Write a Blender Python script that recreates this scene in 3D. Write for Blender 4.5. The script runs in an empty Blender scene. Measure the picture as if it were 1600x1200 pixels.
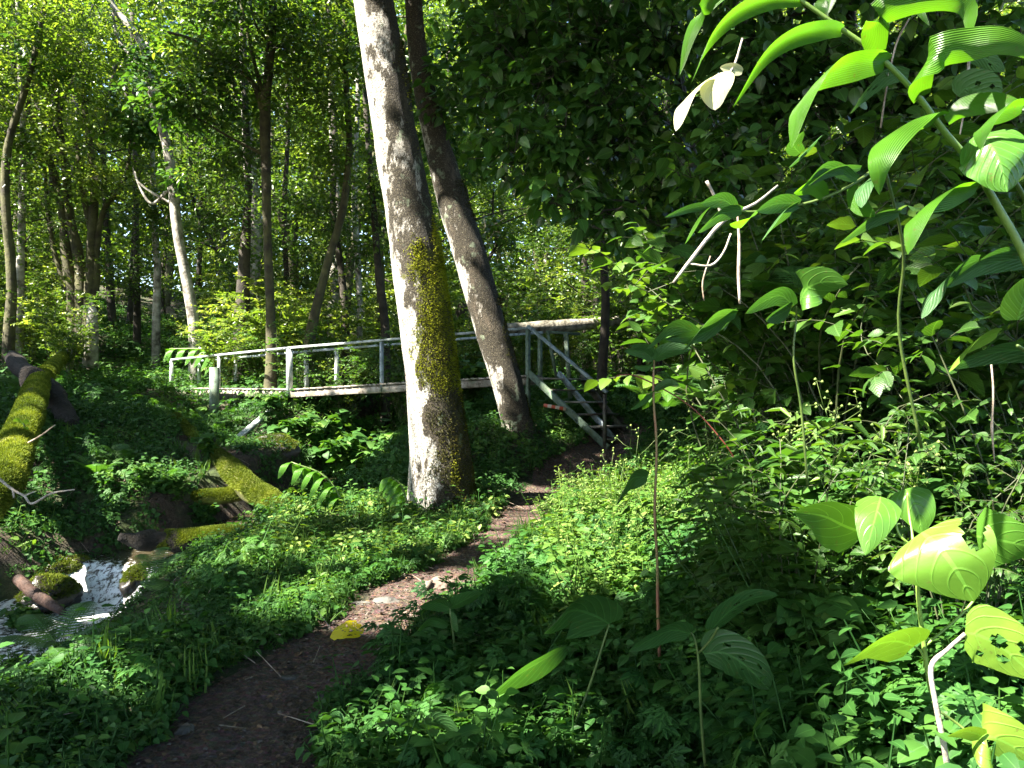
import bpy, math, random
import numpy as np
from math import radians, pi, sin, cos
rng = np.random.default_rng(7)
random.seed(7)
scene = bpy.context.scene
COL = scene.collection

# ------------------------------------------------------------------ camera, world, sun, exposure
CAMZ = 1.6
F = 1200.0
cam = bpy.data.cameras.new("camera"); cam_o = bpy.data.objects.new("camera", cam); COL.objects.link(cam_o)
cam.sensor_width = 36.0; cam.lens = 27.0; cam.clip_start = 0.05; cam.clip_end = 500
cam_o.location = (0, 0, CAMZ); cam_o.rotation_euler = (radians(90), 0, 0)
scene.camera = cam_o
S = np.array([-0.56, -0.32, 0.77]); S /= np.linalg.norm(S)          # towards the sun
SUN_EL = math.asin(S[2]); SUN_AZ = math.atan2(S[0], S[1])
world = bpy.data.worlds.new("World"); scene.world = world; world.use_nodes = True
wn = world.node_tree.nodes; wl = world.node_tree.links
bg = wn["Background"]; sky = wn.new("ShaderNodeTexSky"); sky.sky_type = 'NISHITA'; sky.sun_disc = False
sky.sun_elevation = SUN_EL; sky.sun_rotation = SUN_AZ
wl.new(sky.outputs[0], bg.inputs[0]); bg.inputs[1].default_value = 0.09
sun = bpy.data.lights.new("sun", 'SUN'); sun.energy = 5.0; sun.angle = radians(0.5); sun.color = (1.0, 0.93, 0.80)
sun_o = bpy.data.objects.new("sun", sun); COL.objects.link(sun_o)
from mathutils import Vector
sun_o.rotation_euler = Vector(S).to_track_quat('Z', 'Y').to_euler(); sun_o.location = (-12, -4, 20)
scene.view_settings.view_transform = 'Standard'; scene.view_settings.look = 'None'
scene.view_settings.gamma = 1.0; scene.view_settings.exposure = 3.0
scene.render.engine = 'CYCLES'
scene.cycles.max_bounces = 6; scene.cycles.diffuse_bounces = 4; scene.cycles.glossy_bounces = 2
scene.cycles.transmission_bounces = 4; scene.cycles.transparent_max_bounces = 4
scene.cycles.use_denoising = True
scene.cycles.caustics_reflective = False; scene.cycles.caustics_refractive = False

# ------------------------------------------------------------------ helpers
def P(px, py, d):
    return np.array([(px-800)/F*d, d, CAMZ-(py-600)/F*d])
def rnd(a, b, n=None): return rng.uniform(a, b, n)
def unit(v):
    v = np.asarray(v, float); return v/np.maximum(np.linalg.norm(v, axis=-1, keepdims=True), 1e-9)
def _h(i, j, k):
    n = (i*374761393 + j*668265263 + k*1274126177) & 0xffffffff
    n = ((n ^ (n >> 13))*1274126177) & 0xffffffff
    return ((n ^ (n >> 16)) & 0xffff)/65535.0
def noise(p, s=1.0):
    p = np.asarray(p, float)*s; i = np.floor(p).astype(np.int64); f = p-i; f = f*f*(3-2*f)
    r = 0
    for dx in (0, 1):
        for dy in (0, 1):
            for dz in (0, 1):
                w = (f[..., 0] if dx else 1-f[..., 0])*(f[..., 1] if dy else 1-f[..., 1])*(f[..., 2] if dz else 1-f[..., 2])
                r = r + w*_h(i[..., 0]+dx, i[..., 1]+dy, i[..., 2]+dz)
    return r*2-1
def noise2(x, y, s=1.0, z=0.0):
    return noise(np.stack([x, y, np.zeros_like(x)+z/s], -1), s)

def tag(o, label=None, cat=None, group=None, kind=None):
    if label: o["label"] = label
    if cat: o["category"] = cat
    if group: o["group"] = group
    if kind: o["kind"] = kind
    return o
def thing(name, label, cat, loc=(0, 0, 0), group=None):
    o = bpy.data.objects.new(name, None); o.empty_display_size = 0.1; COL.objects.link(o); o.location = tuple(float(c) for c in loc)
    return tag(o, label, cat, group)
def copy_tree(o, parent=None):
    c = o.copy(); COL.objects.link(c); c.parent = parent
    for ch in [x for x in CHILD.get(o.name, [])]:
        cc = copy_tree(ch, c)
    return c
CHILD = {}
class MB:
    def __init__(s): s.V = []; s.L = []; s.Z = []; s.A = []; s.n = 0; s.MI = []; s.mi = 0
    def add(s, V, faces, A=None):
        V = np.asarray(V, float); s.V.append(V)
        for f in faces:
            s.L.append(np.asarray(f, np.int64)+s.n); s.Z.append(np.array([len(f)])); s.MI.append(np.array([s.mi]))
        s.A.append(np.zeros((len(V), 3)) if A is None else np.asarray(A, float)); s.n += len(V)
    def addarr(s, V, Fq, A):             # Fq (m,k) uniform face size
        V = np.asarray(V, float); Fq = np.asarray(Fq, np.int64)
        s.V.append(V); s.L.append((Fq+s.n).ravel()); s.Z.append(np.full(len(Fq), Fq.shape[1])); s.MI.append(np.full(len(Fq), s.mi)); s.A.append(A); s.n += len(V)
    def scatter(s, tpl, M, T, tint):     # M (k,3,3) columns x,y,z ; T (k,3) ; tint (k,)
        if len(T) == 0: return
        V, Fq, UV = tpl; k = len(T); n = len(V)
        W = np.einsum('kij,nj->kni', M, V)+T[:, None, :]
        FF = (Fq[None]+(np.arange(k)*n)[:, None, None]).reshape(-1, Fq.shape[1])
        A = np.empty((k, n, 3)); A[:, :, 0:2] = UV[None]; A[:, :, 2] = np.asarray(tint)[:, None]
        s.addarr(W.reshape(-1, 3), FF, A.reshape(-1, 3))
    def tube(s, pts, rad, n=10, bump=0.0, bs=3.0, cap=True, tint=0.5, a0=None):
        pts = np.asarray(pts, float); rad = np.asarray(rad, float)*np.ones(len(pts))
        t = unit(np.gradient(pts, axis=0)); ref = np.array([1.0, 0, 0]) if abs(t[0][0]) < 0.8 else np.array([0, 0, 1.0])
        if a0 is not None: ref = np.asarray(a0, float)
        u = unit(ref-t[0]*np.dot(ref, t[0])); rows = []
        ang = np.arange(n)/n*2*pi; dist = np.r_[0, np.cumsum(np.linalg.norm(np.diff(pts, axis=0), axis=1))]
        A = []
        for i in range(len(pts)):
            u = unit(u-t[i]*np.dot(u, t[i])); w = np.cross(t[i], u)
            ring = pts[i]+rad[i]*(np.cos(ang)[:, None]*u+np.sin(ang)[:, None]*w)
            if bump: ring = ring+(ring-pts[i])*bump*(noise(ring, bs)+0.5*noise(ring, bs*2.3))[:, None]
            rows.append(ring); A.append(np.c_[ang/(2*pi), np.full(n, dist[i]), np.full(n, tint)])
        V = np.concatenate(rows); i = np.arange(len(pts)-1)[:, None]*n; j = np.arange(n)[None]; j2 = (j+1) % n
        Fq = np.stack([i+j, i+j2, i+n+j2, i+n+j], -1).reshape(-1, 4)
        s.addarr(V, Fq, np.concatenate(A))
        if cap:
            m = s.n-len(V)
            s.L.append(np.arange(n)[::-1]+m); s.Z.append(np.array([n])); s.MI.append(np.array([s.mi, s.mi]))
            s.L.append(np.arange(n)+m+(len(pts)-1)*n); s.Z.append(np.array([n]))
    def beam(s, a, b, w, h, up=(0, 0, 1), tint=0.5, bev=0.12):   # bar with chamfered edges
        a = np.asarray(a, float); b = np.asarray(b, float); y = unit(b-a); up = np.asarray(up, float)
        x = unit(np.cross(y, up)); z = np.cross(x, y); c = min(w, h)*bev
        o = [(-w/2+c, -h/2), (w/2-c, -h/2), (w/2, -h/2+c), (w/2, h/2-c), (w/2-c, h/2), (-w/2+c, h/2), (-w/2, h/2-c), (-w/2, -h/2+c)]
        V = [p+x*q[0]+z*q[1] for p in (a, b) for q in o]
        Fs = [[k, (k+1) % 8, 8+(k+1) % 8, 8+k] for k in range(8)]+[list(range(7, -1, -1)), list(range(8, 16))]
        L = np.linalg.norm(b-a); A = np.array([[k/8, e*L, tint] for e in (0, 1) for k in range(8)])
        s.add(V, Fs, A)
    def merge(s, o, mi=1):
        if not o.V: return
        for v, a in zip(o.V, o.A): s.V.append(v); s.A.append(a)
        for l, z in zip(o.L, o.Z): s.L.append(l+s.n); s.Z.append(z)
        for q in o.MI: s.MI.append(q*0+mi)
        s.n += o.n
    def build(s, name, mat, parent=None, loc=None, smooth=False, label=None):
        me = bpy.data.meshes.new(name); V = np.concatenate(s.V); L = np.concatenate(s.L); Z = np.concatenate(s.Z); A = np.concatenate(s.A)
        o = bpy.data.objects.new(name, me); COL.objects.link(o)
        if parent is not None:
            o.parent = parent
            off = np.array(parent.matrix_basis.translation) if loc is None else np.asarray(loc)
            q = parent.parent
            while q is not None and loc is None: off = off+np.array(q.matrix_basis.translation); q = q.parent
            V = V-off
            CHILD.setdefault(parent.name, []).append(o)
        elif loc is not None:
            V = V-np.asarray(loc); o.location = tuple(float(c) for c in loc)
        me.vertices.add(len(V)); me.vertices.foreach_set("co", V.astype(np.float32).ravel())
        me.loops.add(len(L)); me.loops.foreach_set("vertex_index", L.astype(np.int32))
        st = np.r_[0, np.cumsum(Z)[:-1]].astype(np.int32)
        me.polygons.add(len(Z)); me.polygons.foreach_set("loop_start", st); me.polygons.foreach_set("loop_total", Z.astype(np.int32))
        if smooth: me.polygons.foreach_set("use_smooth", np.ones(len(Z), bool))
        me.update(calc_edges=True)
        at = me.attributes.new("lc", 'FLOAT_VECTOR', 'POINT'); at.data.foreach_set("vector", A.astype(np.float32).ravel())
        for q in (mat if isinstance(mat, (list, tuple)) else [mat]): me.materials.append(q)
        me.polygons.foreach_set('material_index', np.concatenate(s.MI).astype(np.int32))
        if label: o["label"] = label
        return o

# ------------------------------------------------------------------ leaf templates (V, quads, uv) leaf along +y, z up
def tpl_leaf(w, rows=(0, .28, .62, 1), prof=(0.02, .46, .40, 0.0), fold=.25, droop=.25):
    V = []; UV = []
    for t, h in zip(rows, prof):
        z = -droop*t*t
        V += [(-h*w, t, z+fold*h*w), (0, t, z), (h*w, t, z+fold*h*w)]; UV += [(0.5-h, t), (.5, t), (.5+h, t)]
    Q = []
    for i in range(len(rows)-1):
        a = 3*i; Q += [(a, a+1, a+4, a+3), (a+1, a+2, a+5, a+4)]
    return np.array(V, float), np.array(Q), np.array(UV, float)
def tpl_simple(w, fold=.3, droop=.15):
    V = [(0, 0, 0), (-w/2, .3, fold*w/2), (-w*.4, .68, fold*w*.4-droop*.4), (0, 1, -droop), (w*.4, .68, fold*w*.4-droop*.4), (w/2, .3, fold*w/2)]
    return np.array(V, float), np.array([(0, 3, 2, 1), (0, 5, 4, 3)]), np.array([(.5, 0), (0, .3), (.1, .7), (.5, 1), (.9, .7), (1, .3)], float)
def tpl_lobed():
    V = []; Q = []; UV = []
    base = tpl_simple(.5, .2, .1)
    for a, L in ((-75, .62), (-38, .85), (0, 1.0), (38, .85), (75, .62)):
        for b, s, y0 in ((0, .62, .38), (-40, .36, .42), (40, .36, .42), (0, .5, 0)):
            ca, sa = cos(radians(a)), sin(radians(a)); cb, sb = cos(radians(b)), sin(radians(b))
            v = base[0]*s*L; v = np.c_[v[:, 0]*cb+v[:, 1]*sb, -v[:, 0]*sb+v[:, 1]*cb+y0*L, v[:, 2]+0.002*len(V)/6]
            v[:, 2] -= .18*(v[:, 1]**2)
            v = np.c_[v[:, 0]*ca+v[:, 1]*sa, -v[:, 0]*sa+v[:, 1]*ca, v[:, 2]]
            n = len(V); V += v.tolist(); Q += (base[1]+n).tolist(); UV += np.c_[base[2][:, 0]*.2+.4, base[2][:, 1]*s+y0].tolist()
    return np.array(V), np.array(Q), np.array(UV)
def tpl_serrate(w=.62, rows=9, fold=.2, droop=.3):
    t = np.linspace(0, 1, rows); h = np.sin(np.clip(t, 0, 1)**.75*pi)**.8*.5; h = h*(1+.12*(np.arange(rows) % 2)); h[0] = .02; h[-1] = 0
    return tpl_leaf(w, t, h, fold, droop)
TS = tpl_simple(.5); TSW = tpl_simple(.78, .2, .25); TSN = tpl_simple(.26, .3, .3)
TL = tpl_leaf(.62, rows=(0, .1, .25, .45, .65, .84, 1), prof=(.03, .30, .47, .49, .38, .19, 0), fold=.22, droop=.3); TLW = tpl_leaf(.85, rows=(0, .07, .2, .4, .6, .8, .92, 1), prof=(.2, .42, .52, .5, .4, .22, .1, 0), fold=.18, droop=.3)
TLO = tpl_lobed(); TSE = tpl_serrate()
TRH = tpl_leaf(1.0, rows=(0, .1, .3, .55, .8, 1), prof=(.36, .5, .52, .42, .2, 0), fold=.15, droop=.35)   # heart like
def tpl_twig():
    V = [(cos(a)*r, y, sin(a)*r) for y, r in ((0, 1), (1, .6)) for a in (0, 2.09, 4.19)]
    return np.array(V, float), np.array([(0, 1, 4, 3), (1, 2, 5, 4), (2, 0, 3, 5)]), np.zeros((6, 2))
TTW = tpl_twig()
def frames(d, n, size, wid=None):
    d = unit(d); x = unit(np.cross(d, n)); z = np.cross(x, d)
    M = np.stack([x, d, z], -1)
    size = np.asarray(size)
    if wid is None: return M*size[:, None, None]
    M = M.copy(); M[:, :, 0] *= wid[:, None]; M[:, :, 1] *= size[:, None]; M[:, :, 2] *= wid[:, None]; return M
def twigs(mb, a, b, r, tint=None):
    a = np.asarray(a); b = np.asarray(b); d = b-a; L = np.linalg.norm(d, axis=1)
    n = np.tile([0.3, 0.2, 1.0], (len(a), 1)); mb.scatter(TTW, frames(d, n, L, np.ones(len(a))*r), a, np.full(len(a), .5) if tint is None else tint)
def compose(parts):                       # merge (tpl, M, T, tint) list into one template
    V = []; Q = []; U = []; n = 0
    for tpl, M, T, u in parts:
        M = np.asarray(M); W = np.einsum('kij,nj->kni', M, tpl[0])+T[:, None, :]
        k = len(T); m = len(tpl[0])
        Q.append((tpl[1][None]+(np.arange(k)*m)[:, None, None]).reshape(-1, 4)+n); V.append(W.reshape(-1, 3)); n += k*m
        U.append(np.tile(tpl[2], (k, 1)))
    return np.concatenate(V), np.concatenate(Q), np.concatenate(U)

# ------------------------------------------------------------------ materials
def mat(name):
    m = bpy.data.materials.new(name); m.use_nodes = True; nt = m.node_tree; nt.nodes.clear()
    o = nt.nodes.new("ShaderNodeOutputMaterial"); b = nt.nodes.new("ShaderNodeBsdfPrincipled"); nt.links.new(b.outputs[0], o.inputs[0])
    return m, nt, b, o
def N(nt, t, **kw):
    n = nt.nodes.new(t)
    for k, v in kw.items():
        if k.startswith("i_"): n.inputs[int(k[2:])].default_value = v
        else: setattr(n, k, v)
    return n
def ramp(nt, src, stops, interp='LINEAR'):
    r = N(nt, "ShaderNodeValToRGB"); e = r.color_ramp.elements; r.color_ramp.interpolation = interp
    while len(e) < len(stops): e.new(0.5)
    for el, (p, c) in zip(e, stops): el.position = p; el.color = (*c, 1) if len(c) == 3 else c
    nt.links.new(src, r.inputs[0]); return r.outputs[0]
def mixc(nt, f, a, b, mode='MIX'):
    m = N(nt, "ShaderNodeMix", data_type='RGBA', blend_type=mode)
    for s, v in ((m.inputs[0], f), (m.inputs[6], a), (m.inputs[7], b)):
        if isinstance(v, (int, float)): s.default_value = v
        elif isinstance(v, tuple): s.default_value = (*v, 1) if len(v) == 3 else v
        else: nt.links.new(v, s)
    return m.outputs[2]
def mth(nt, op, a, b=0.0, c=None):
    m = N(nt, "ShaderNodeMath", operation=op)
    for s, v in zip(m.inputs, (a, b, c)):
        if v is None: continue
        if isinstance(v, (int, float)): s.default_value = v
        else: nt.links.new(v, s)
    return m.outputs[0]
def nz(nt, scale, detail=4, rough=.6, coord=None, vec=None):
    if vec is None:
        tc = N(nt, "ShaderNodeNewGeometry"); vec = tc.outputs["Position"]
    n = N(nt, "ShaderNodeTexNoise"); n.inputs["Scale"].default_value = scale; n.inputs["Detail"].default_value = detail; n.inputs["Roughness"].default_value = rough
    nt.links.new(vec, n.inputs["Vector"]); return n.outputs[0]
def lc(nt):
    a = N(nt, "ShaderNodeAttribute", attribute_name="lc"); s = N(nt, "ShaderNodeSeparateXYZ"); nt.links.new(a.outputs["Vector"], s.inputs[0])
    return s.outputs
def bump(nt, b, h, strength=.5, dist=.01):
    n = N(nt, "ShaderNodeBump"); n.inputs["Strength"].default_value = strength; n.inputs["Distance"].default_value = dist
    nt.links.new(h, n.inputs["Height"]); nt.links.new(n.outputs[0], b.inputs["Normal"]); return n.outputs[0]
def leaf_mat(name, c0, c1, c2=None, rough=.42, tr=.4, trc=(1.5, 1.5, .45), veins=None, spec=.5, rnd_obj=0.0):
    m, nt, b, o = mat(name); u, v, t = lc(nt)
    stops = [(0, c0), (.6, c1)] + ([(1, c2)] if c2 else [])
    col = ramp(nt, t, stops)
    n = nz(nt, 9, 2); col = mixc(nt, mth(nt, 'MULTIPLY', n, .5), col, (c0[0]*.6, c0[1]*.7, c0[2]*.6))
    du = mth(nt, 'ABSOLUTE', mth(nt, 'SUBTRACT', u, .5))
    mid = mth(nt, 'LESS_THAN', du, .025)
    nrm = None
    if veins: 
        sp0 = nz(nt, 55, 3, .7); col = mixc(nt, ramp(nt, sp0, [(.62, (0, 0, 0)), (.70, (.55, .55, .55))]), col, (.12, .10, .03))
        sp1 = nz(nt, 7, 3, .6); col = mixc(nt, ramp(nt, sp1, [(.5, (0, 0, 0)), (.75, (.5, .5, .5))]), col, tuple(x*.55 for x in c1))
    if veins == 'ribs':
        w = mth(nt, 'SINE', mth(nt, 'MULTIPLY', u, 100)); col = mixc(nt, mth(nt, 'MULTIPLY', mth(nt, 'GREATER_THAN', w, .4), .28), col, tuple(x*.8 for x in c0))
        nrm = bump(nt, b, w, .6, .002)
    elif veins in ('side', 'soft'):
        cur = mth(nt, 'MULTIPLY', mth(nt, 'POWER', du, 1.5), 1.5)
        k = mth(nt, 'MULTIPLY', mth(nt, 'SUBTRACT', v, cur if veins == 'soft' else mth(nt, 'MULTIPLY', du, .9)), 4.4 if veins == 'soft' else 7.5); fr = mth(nt, 'ABSOLUTE', mth(nt, 'SUBTRACT', mth(nt, 'FRACT', k), .5))
        vein = mth(nt, 'LESS_THAN', fr, .022 if veins == 'soft' else .045); vein = mth(nt, 'MAXIMUM', vein, mid)
        col = mixc(nt, mth(nt, 'MULTIPLY', vein, .45), col, tuple(min(1, c*1.8+.02) for c in c1))
        n2 = nz(nt, 90, 2); h = mth(nt, 'ADD', mth(nt, 'MULTIPLY', mth(nt, 'MINIMUM', mth(nt, 'MULTIPLY', fr, 9 if veins == 'soft' else 4), 1.0), 1.0), mth(nt, 'MULTIPLY', n2, .35))
        nrm = bump(nt, b, h, .35 if veins == 'soft' else .5, .003)
    else:
        col = mixc(nt, mth(nt, 'MULTIPLY', mid, .4), col, tuple(min(1, c*1.7+.02) for c in c1))
    nt.links.new(col, b.inputs["Base Color"]); b.inputs["Roughness"].default_value = rough; b.inputs["Specular IOR Level"].default_value = spec
    tl = N(nt, "ShaderNodeBsdfTranslucent"); nt.links.new(mixc(nt, 1.0, col, (*trc, 1), 'MULTIPLY'), tl.inputs[0])
    mx = N(nt, "ShaderNodeMixShader"); mx.inputs[0].default_value = tr
    nt.links.new(b.outputs[0], mx.inputs[1]); nt.links.new(tl.outputs[0], mx.inputs[2]); nt.links.new(mx.outputs[0], o.inputs[0])
    return m
G = {}
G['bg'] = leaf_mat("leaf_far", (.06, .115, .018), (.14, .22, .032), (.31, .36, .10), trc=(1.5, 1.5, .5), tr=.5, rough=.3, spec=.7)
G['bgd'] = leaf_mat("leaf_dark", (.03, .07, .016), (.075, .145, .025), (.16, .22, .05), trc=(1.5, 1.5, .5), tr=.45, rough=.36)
G['broad'] = leaf_mat("leaf_broad", (.028, .075, .018), (.06, .15, .026), (.14, .25, .04), tr=.38, rough=.36)
G['herb'] = leaf_mat("leaf_herb", (.025, .075, .018), (.05, .14, .025), (.14, .24, .04), tr=.35, rough=.55, spec=.25)
G['pale'] = leaf_mat('leaf_pale_sunpatch', (.05, .12, .02), (.13, .24, .04), (.28, .36, .10), tr=.35, rough=.5, spec=.3)  # pale herb green; on the low weeds it paints in sun-patch brightness
G['lob'] = leaf_mat("leaf_lobed", (.02, .075, .018), (.045, .135, .022), (.10, .22, .035), tr=.35, rough=.55, spec=.25)
G['shrub'] = leaf_mat("leaf_shrub", (.025, .07, .012), (.055, .14, .02), (.14, .24, .03), tr=.4, rough=.42, veins='side')
G['ribs'] = leaf_mat("leaf_ribbed", (.05, .15, .012), (.08, .23, .015), (.12, .3, .02), tr=.5, rough=.38, veins='ribs')
G['heart'] = leaf_mat("leaf_heart", (.05, .14, .02), (.09, .22, .025), (.2, .34, .04), tr=.35, rough=.36, veins='soft')
G['quilt'] = leaf_mat("leaf_quilted", (.05, .14, .02), (.08, .21, .03), (.16, .3, .05), tr=.3, rough=.3, veins='side')
G['rough'] = leaf_mat("leaf_rough", (.025, .08, .02), (.04, .12, .03), (.07, .17, .04), tr=.35, rough=.5, veins='side')
G['fern'] = leaf_mat("leaf_fern", (.03, .09, .02), (.06, .16, .03), (.14, .26, .05), tr=.4, rough=.5)
G['moss'] = leaf_mat("moss", (.035, .055, .01), (.11, .145, .018), (.22, .25, .035), tr=.25, rough=.8, spec=.1)
G['mossl'] = leaf_mat('moss_log', (.035, .06, .01), (.14, .18, .02), (.28, .31, .04), tr=.3, rough=.8, spec=.1)
G['mossb'] = leaf_mat('moss_bright', (.05, .055, .008), (.28, .31, .02), (.46, .46, .05), tr=.4, rough=.8, spec=.1)
G['mossd'] = leaf_mat("moss_dark", (.02, .025, .006), (.055, .055, .01), (.12, .10, .02), tr=.2, rough=.85, spec=.1)
G['sunwhite'] = leaf_mat('leaf_sunwhite', (.3, .34, .16), (.40, .42, .24), (.5, .5, .32), tr=.3, veins='soft', rough=.35, trc=(1.1, 1.1, .8))  # white of overexposed sunlight put into the leaf colour
G['yellow'] = leaf_mat("leaf_yellow", (.5, .42, .01), (.75, .62, .01), (.8, .7, .02), tr=.3, rough=.5)
G['litter'] = leaf_mat("leaf_litter", (.03, .018, .012), (.09, .055, .035), (.26, .16, .08), tr=.1, rough=.7, trc=(1, .8, .5))
G['bud'] = leaf_mat("bud", (.10, .17, .04), (.2, .28, .06), (.3, .36, .1), tr=.2, rough=.6)

def simple(name, c, rough=.7, n1=None, sc=8, c2=None, b_s=.4, b_d=.01, metal=0):
    m, nt, b, o = mat(name); n = nz(nt, sc, 5)
    col = ramp(nt, n, [(.35, c), (.65, c2 or c)]); nt.links.new(col, b.inputs["Base Color"]); b.inputs["Roughness"].default_value = rough
    b.inputs["Metallic"].default_value = metal
    bump(nt, b, nz(nt, sc*4, 4), b_s, b_d); return m
BARK = {}
BARK['dark'] = simple("bark_dark", (.014, .011, .008), .9, sc=5, c2=(.05, .042, .03), b_s=.8, b_d=.02)
BARK['moss'] = simple("bark_mossy", (.03, .025, .016), .9, sc=3.5, c2=(.09, .09, .035), b_s=.8, b_d=.02)
BARK['pale'] = simple("bark_pale", (.07, .06, .045), .8, sc=5, c2=(.42, .40, .35), b_s=.6, b_d=.02)
BARK['twig'] = simple("twig", (.05, .04, .03), .8, sc=20, c2=(.12, .1, .08))
BARK['green'] = simple("stem_green", (.05, .09, .02), .5, sc=12, c2=(.10, .15, .03), b_s=.15)
BARK['hstem'] = simple('stem_bright', (.11, .19, .03), .45, sc=12, c2=(.17, .26, .05), b_s=.15)
BARK['stemd'] = simple('stem_dark', (.02, .03, .01), .6, sc=12, c2=(.06, .07, .025), b_s=.2)
BARK['red'] = simple("stem_reddish", (.16, .13, .04), .5, sc=9, c2=(.22, .09, .05), b_s=.15)
BARK['dry'] = simple("dry_wood", (.16, .12, .08), .8, sc=14, c2=(.4, .33, .26), b_s=.5)
def lichen_bark(name, moss_side, dark=0.5, mossh=None):   # mossh: (z0, z1) band of green moss
    # pale lichen-crusted bark with dark blotches; dark moss film grows on one side (angle u)
    m, nt, b, o = mat(name); u, v, t = lc(nt)
    geo = N(nt, "ShaderNodeNewGeometry"); pos = geo.outputs["Position"]
    mp = N(nt, "ShaderNodeMapping"); mp.inputs["Scale"].default_value = (1, 1, .45); nt.links.new(pos, mp.inputs[0])
    big = nz(nt, 2.6, 6, .65, vec=mp.outputs[0]); med = nz(nt, 9, 6, .7, vec=mp.outputs[0]); fine = nz(nt, 45, 5, .7, vec=pos)
    base = ramp(nt, med, [(.3, (.30, .27, .23)), (.5, (.50, .48, .44)), (.7, (.68, .67, .62))])
    base = mixc(nt, ramp(nt, fine, [(.50, (0, 0, 0)), (.60, (.85, .85, .85))]), base, (.07, .055, .035)); base = mixc(nt, ramp(nt, nz(nt, 120, 3, .7, vec=pos), [(.56, (0, 0, 0)), (.62, (.8, .8, .8))]), base, (.04, .032, .02))
    # angle distance from moss side
    da = mth(nt, 'ABSOLUTE', mth(nt, 'SUBTRACT', mth(nt, 'FRACT', mth(nt, 'ADD', mth(nt, 'SUBTRACT', u, moss_side), 1.5)), .5))
    side = mth(nt, 'SUBTRACT', 1.0, mth(nt, 'MULTIPLY', da, 3.0))
    msk = mth(nt, 'ADD', mth(nt, 'ADD', mth(nt, 'MULTIPLY', side, .62), mth(nt, 'MULTIPLY', mth(nt, 'SUBTRACT', big, .5), 2.0)), mth(nt, 'MULTIPLY', mth(nt, 'SUBTRACT', med, .5), 1.3))
    mk = ramp(nt, mth(nt, 'ADD', msk, dark-.5), [(.25, (0, 0, 0)), (.38, (1, 1, 1))])
    fin2 = nz(nt, 75, 4, .75, vec=pos); darkc = ramp(nt, fin2, [(.34, (.006, .005, .003)), (.5, (.022, .017, .01)), (.60, (.06, .048, .022)), (.70, (.26, .25, .2))])
    col = mixc(nt, mk, base, darkc)
    gm = nz(nt, 5.5, 4, .6, vec=pos); col = mixc(nt, ramp(nt, gm, [(.60, (0, 0, 0)), (.68, (.6, .6, .6))]), col, (.22, .27, .18))
    wn_ = nz(nt, 4.1, 5, .6, vec=mp.outputs[0]); col = mixc(nt, ramp(nt, wn_, [(.58, (0, 0, 0)), (.68, (.55, .55, .55))]), col, (.11, .085, .06))
    if mossh:
        sp_ = N(nt, "ShaderNodeSeparateXYZ"); nt.links.new(pos, sp_.inputs[0]); z = sp_.outputs[2]; zm, zh = (mossh[0]+mossh[1])/2, (mossh[1]-mossh[0])/2
        band = mth(nt, 'SUBTRACT', 1.0, mth(nt, 'POWER', mth(nt, 'ABSOLUTE', mth(nt, 'DIVIDE', mth(nt, 'SUBTRACT', z, zm), zh)), 3.0))
        g_ = mth(nt, 'ADD', mth(nt, 'ADD', mth(nt, 'MULTIPLY', mth(nt, 'MINIMUM', band, 1.0), .5), mth(nt, 'MULTIPLY', side, .5)), mth(nt, 'MULTIPLY', mth(nt, 'SUBTRACT', gm, .5), 1.6))
        col = mixc(nt, ramp(nt, g_, [(.70, (0, 0, 0)), (.80, (1, 1, 1))]), col, (.075, .075, .014))
    nt.links.new(col, b.inputs["Base Color"]); b.inputs["Roughness"].default_value = .9
    h = mth(nt, 'ADD', mth(nt, 'MULTIPLY', fine, .6), med); bump(nt, b, h, 1.0, .05); return m

# ------------------------------------------------------------------ terrain
CTRL = [(100,1200,2.9),(800,1200,3.0),(1200,1200,2.6),(1400,1200,2.3),(1600,1100,2.3),(350,1200,3.0),(380,1130,3.4),(540,1000,4.5),
 (645,930,5.5),(730,880,6.5),(830,800,8.6),(880,755,10.5),(960,703,12.0),(640,775,8.8),(735,770,8.9),(800,675,11.8),(750,705,10.8),(300,1000,4.6),
 (400,885,6.6),(550,825,7.8),(450,800,9.2),(350,875,7.0),(200,960,6.0),(250,935,6.4),(100,770,9.5),(200,705,11),(100,650,13),(250,655,14),(335,676,15.2),(385,692,13.8),(450,695,14),(300,645,15.8),(60,1030,5.6),(0,1062,5.2),(130,988,5.8),(30,1105,3.6),
 (300,618,17),(150,600,19),(200,530,26),(50,560,20),(0,700,10),(0,840,8),(400,690,12.5),(430,640,15),(600,610,20),(600,700,13),(700,745,10),
 (800,620,16),(1000,600,20),(1060,690,12),(1200,700,9),(1100,800,7),(1300,820,5),(1100,1000,4.2),(1500,900,4),(1650,700,6),(1400,600,12),
 (800,560,35),(200,480,40),(1400,520,35),(800,460,60),(-100,420,60),(1700,440,60)]
cp = np.array([P(*c) for c in CTRL]+[(0,0,0.02),(-3,0,-.3),(3,0,.6),(-6,2,-.9),(0,-10,0),(-20,0,1.0),(20,0,4),(-20,20,5),(25,20,5),(-5.2,6,-.3),(-5.6,7.5,.1),(-40,30,14),(45,30,14)])
def tps(d): return np.where(d > 1e-9, d*d*np.log(np.maximum(d, 1e-9)), 0)
_D = np.linalg.norm(cp[:, None, :2]-cp[None, :, :2], axis=-1); NCP = len(cp)
_A = np.zeros((NCP+3, NCP+3)); _A[:NCP, :NCP] = tps(_D)+np.eye(NCP)*.05; _A[:NCP, NCP] = 1; _A[:NCP, NCP+1:] = cp[:, :2]; _A[NCP:, :NCP] = _A[:NCP, NCP:].T
TW = np.linalg.solve(_A, np.r_[cp[:, 2], 0, 0, 0])
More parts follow.
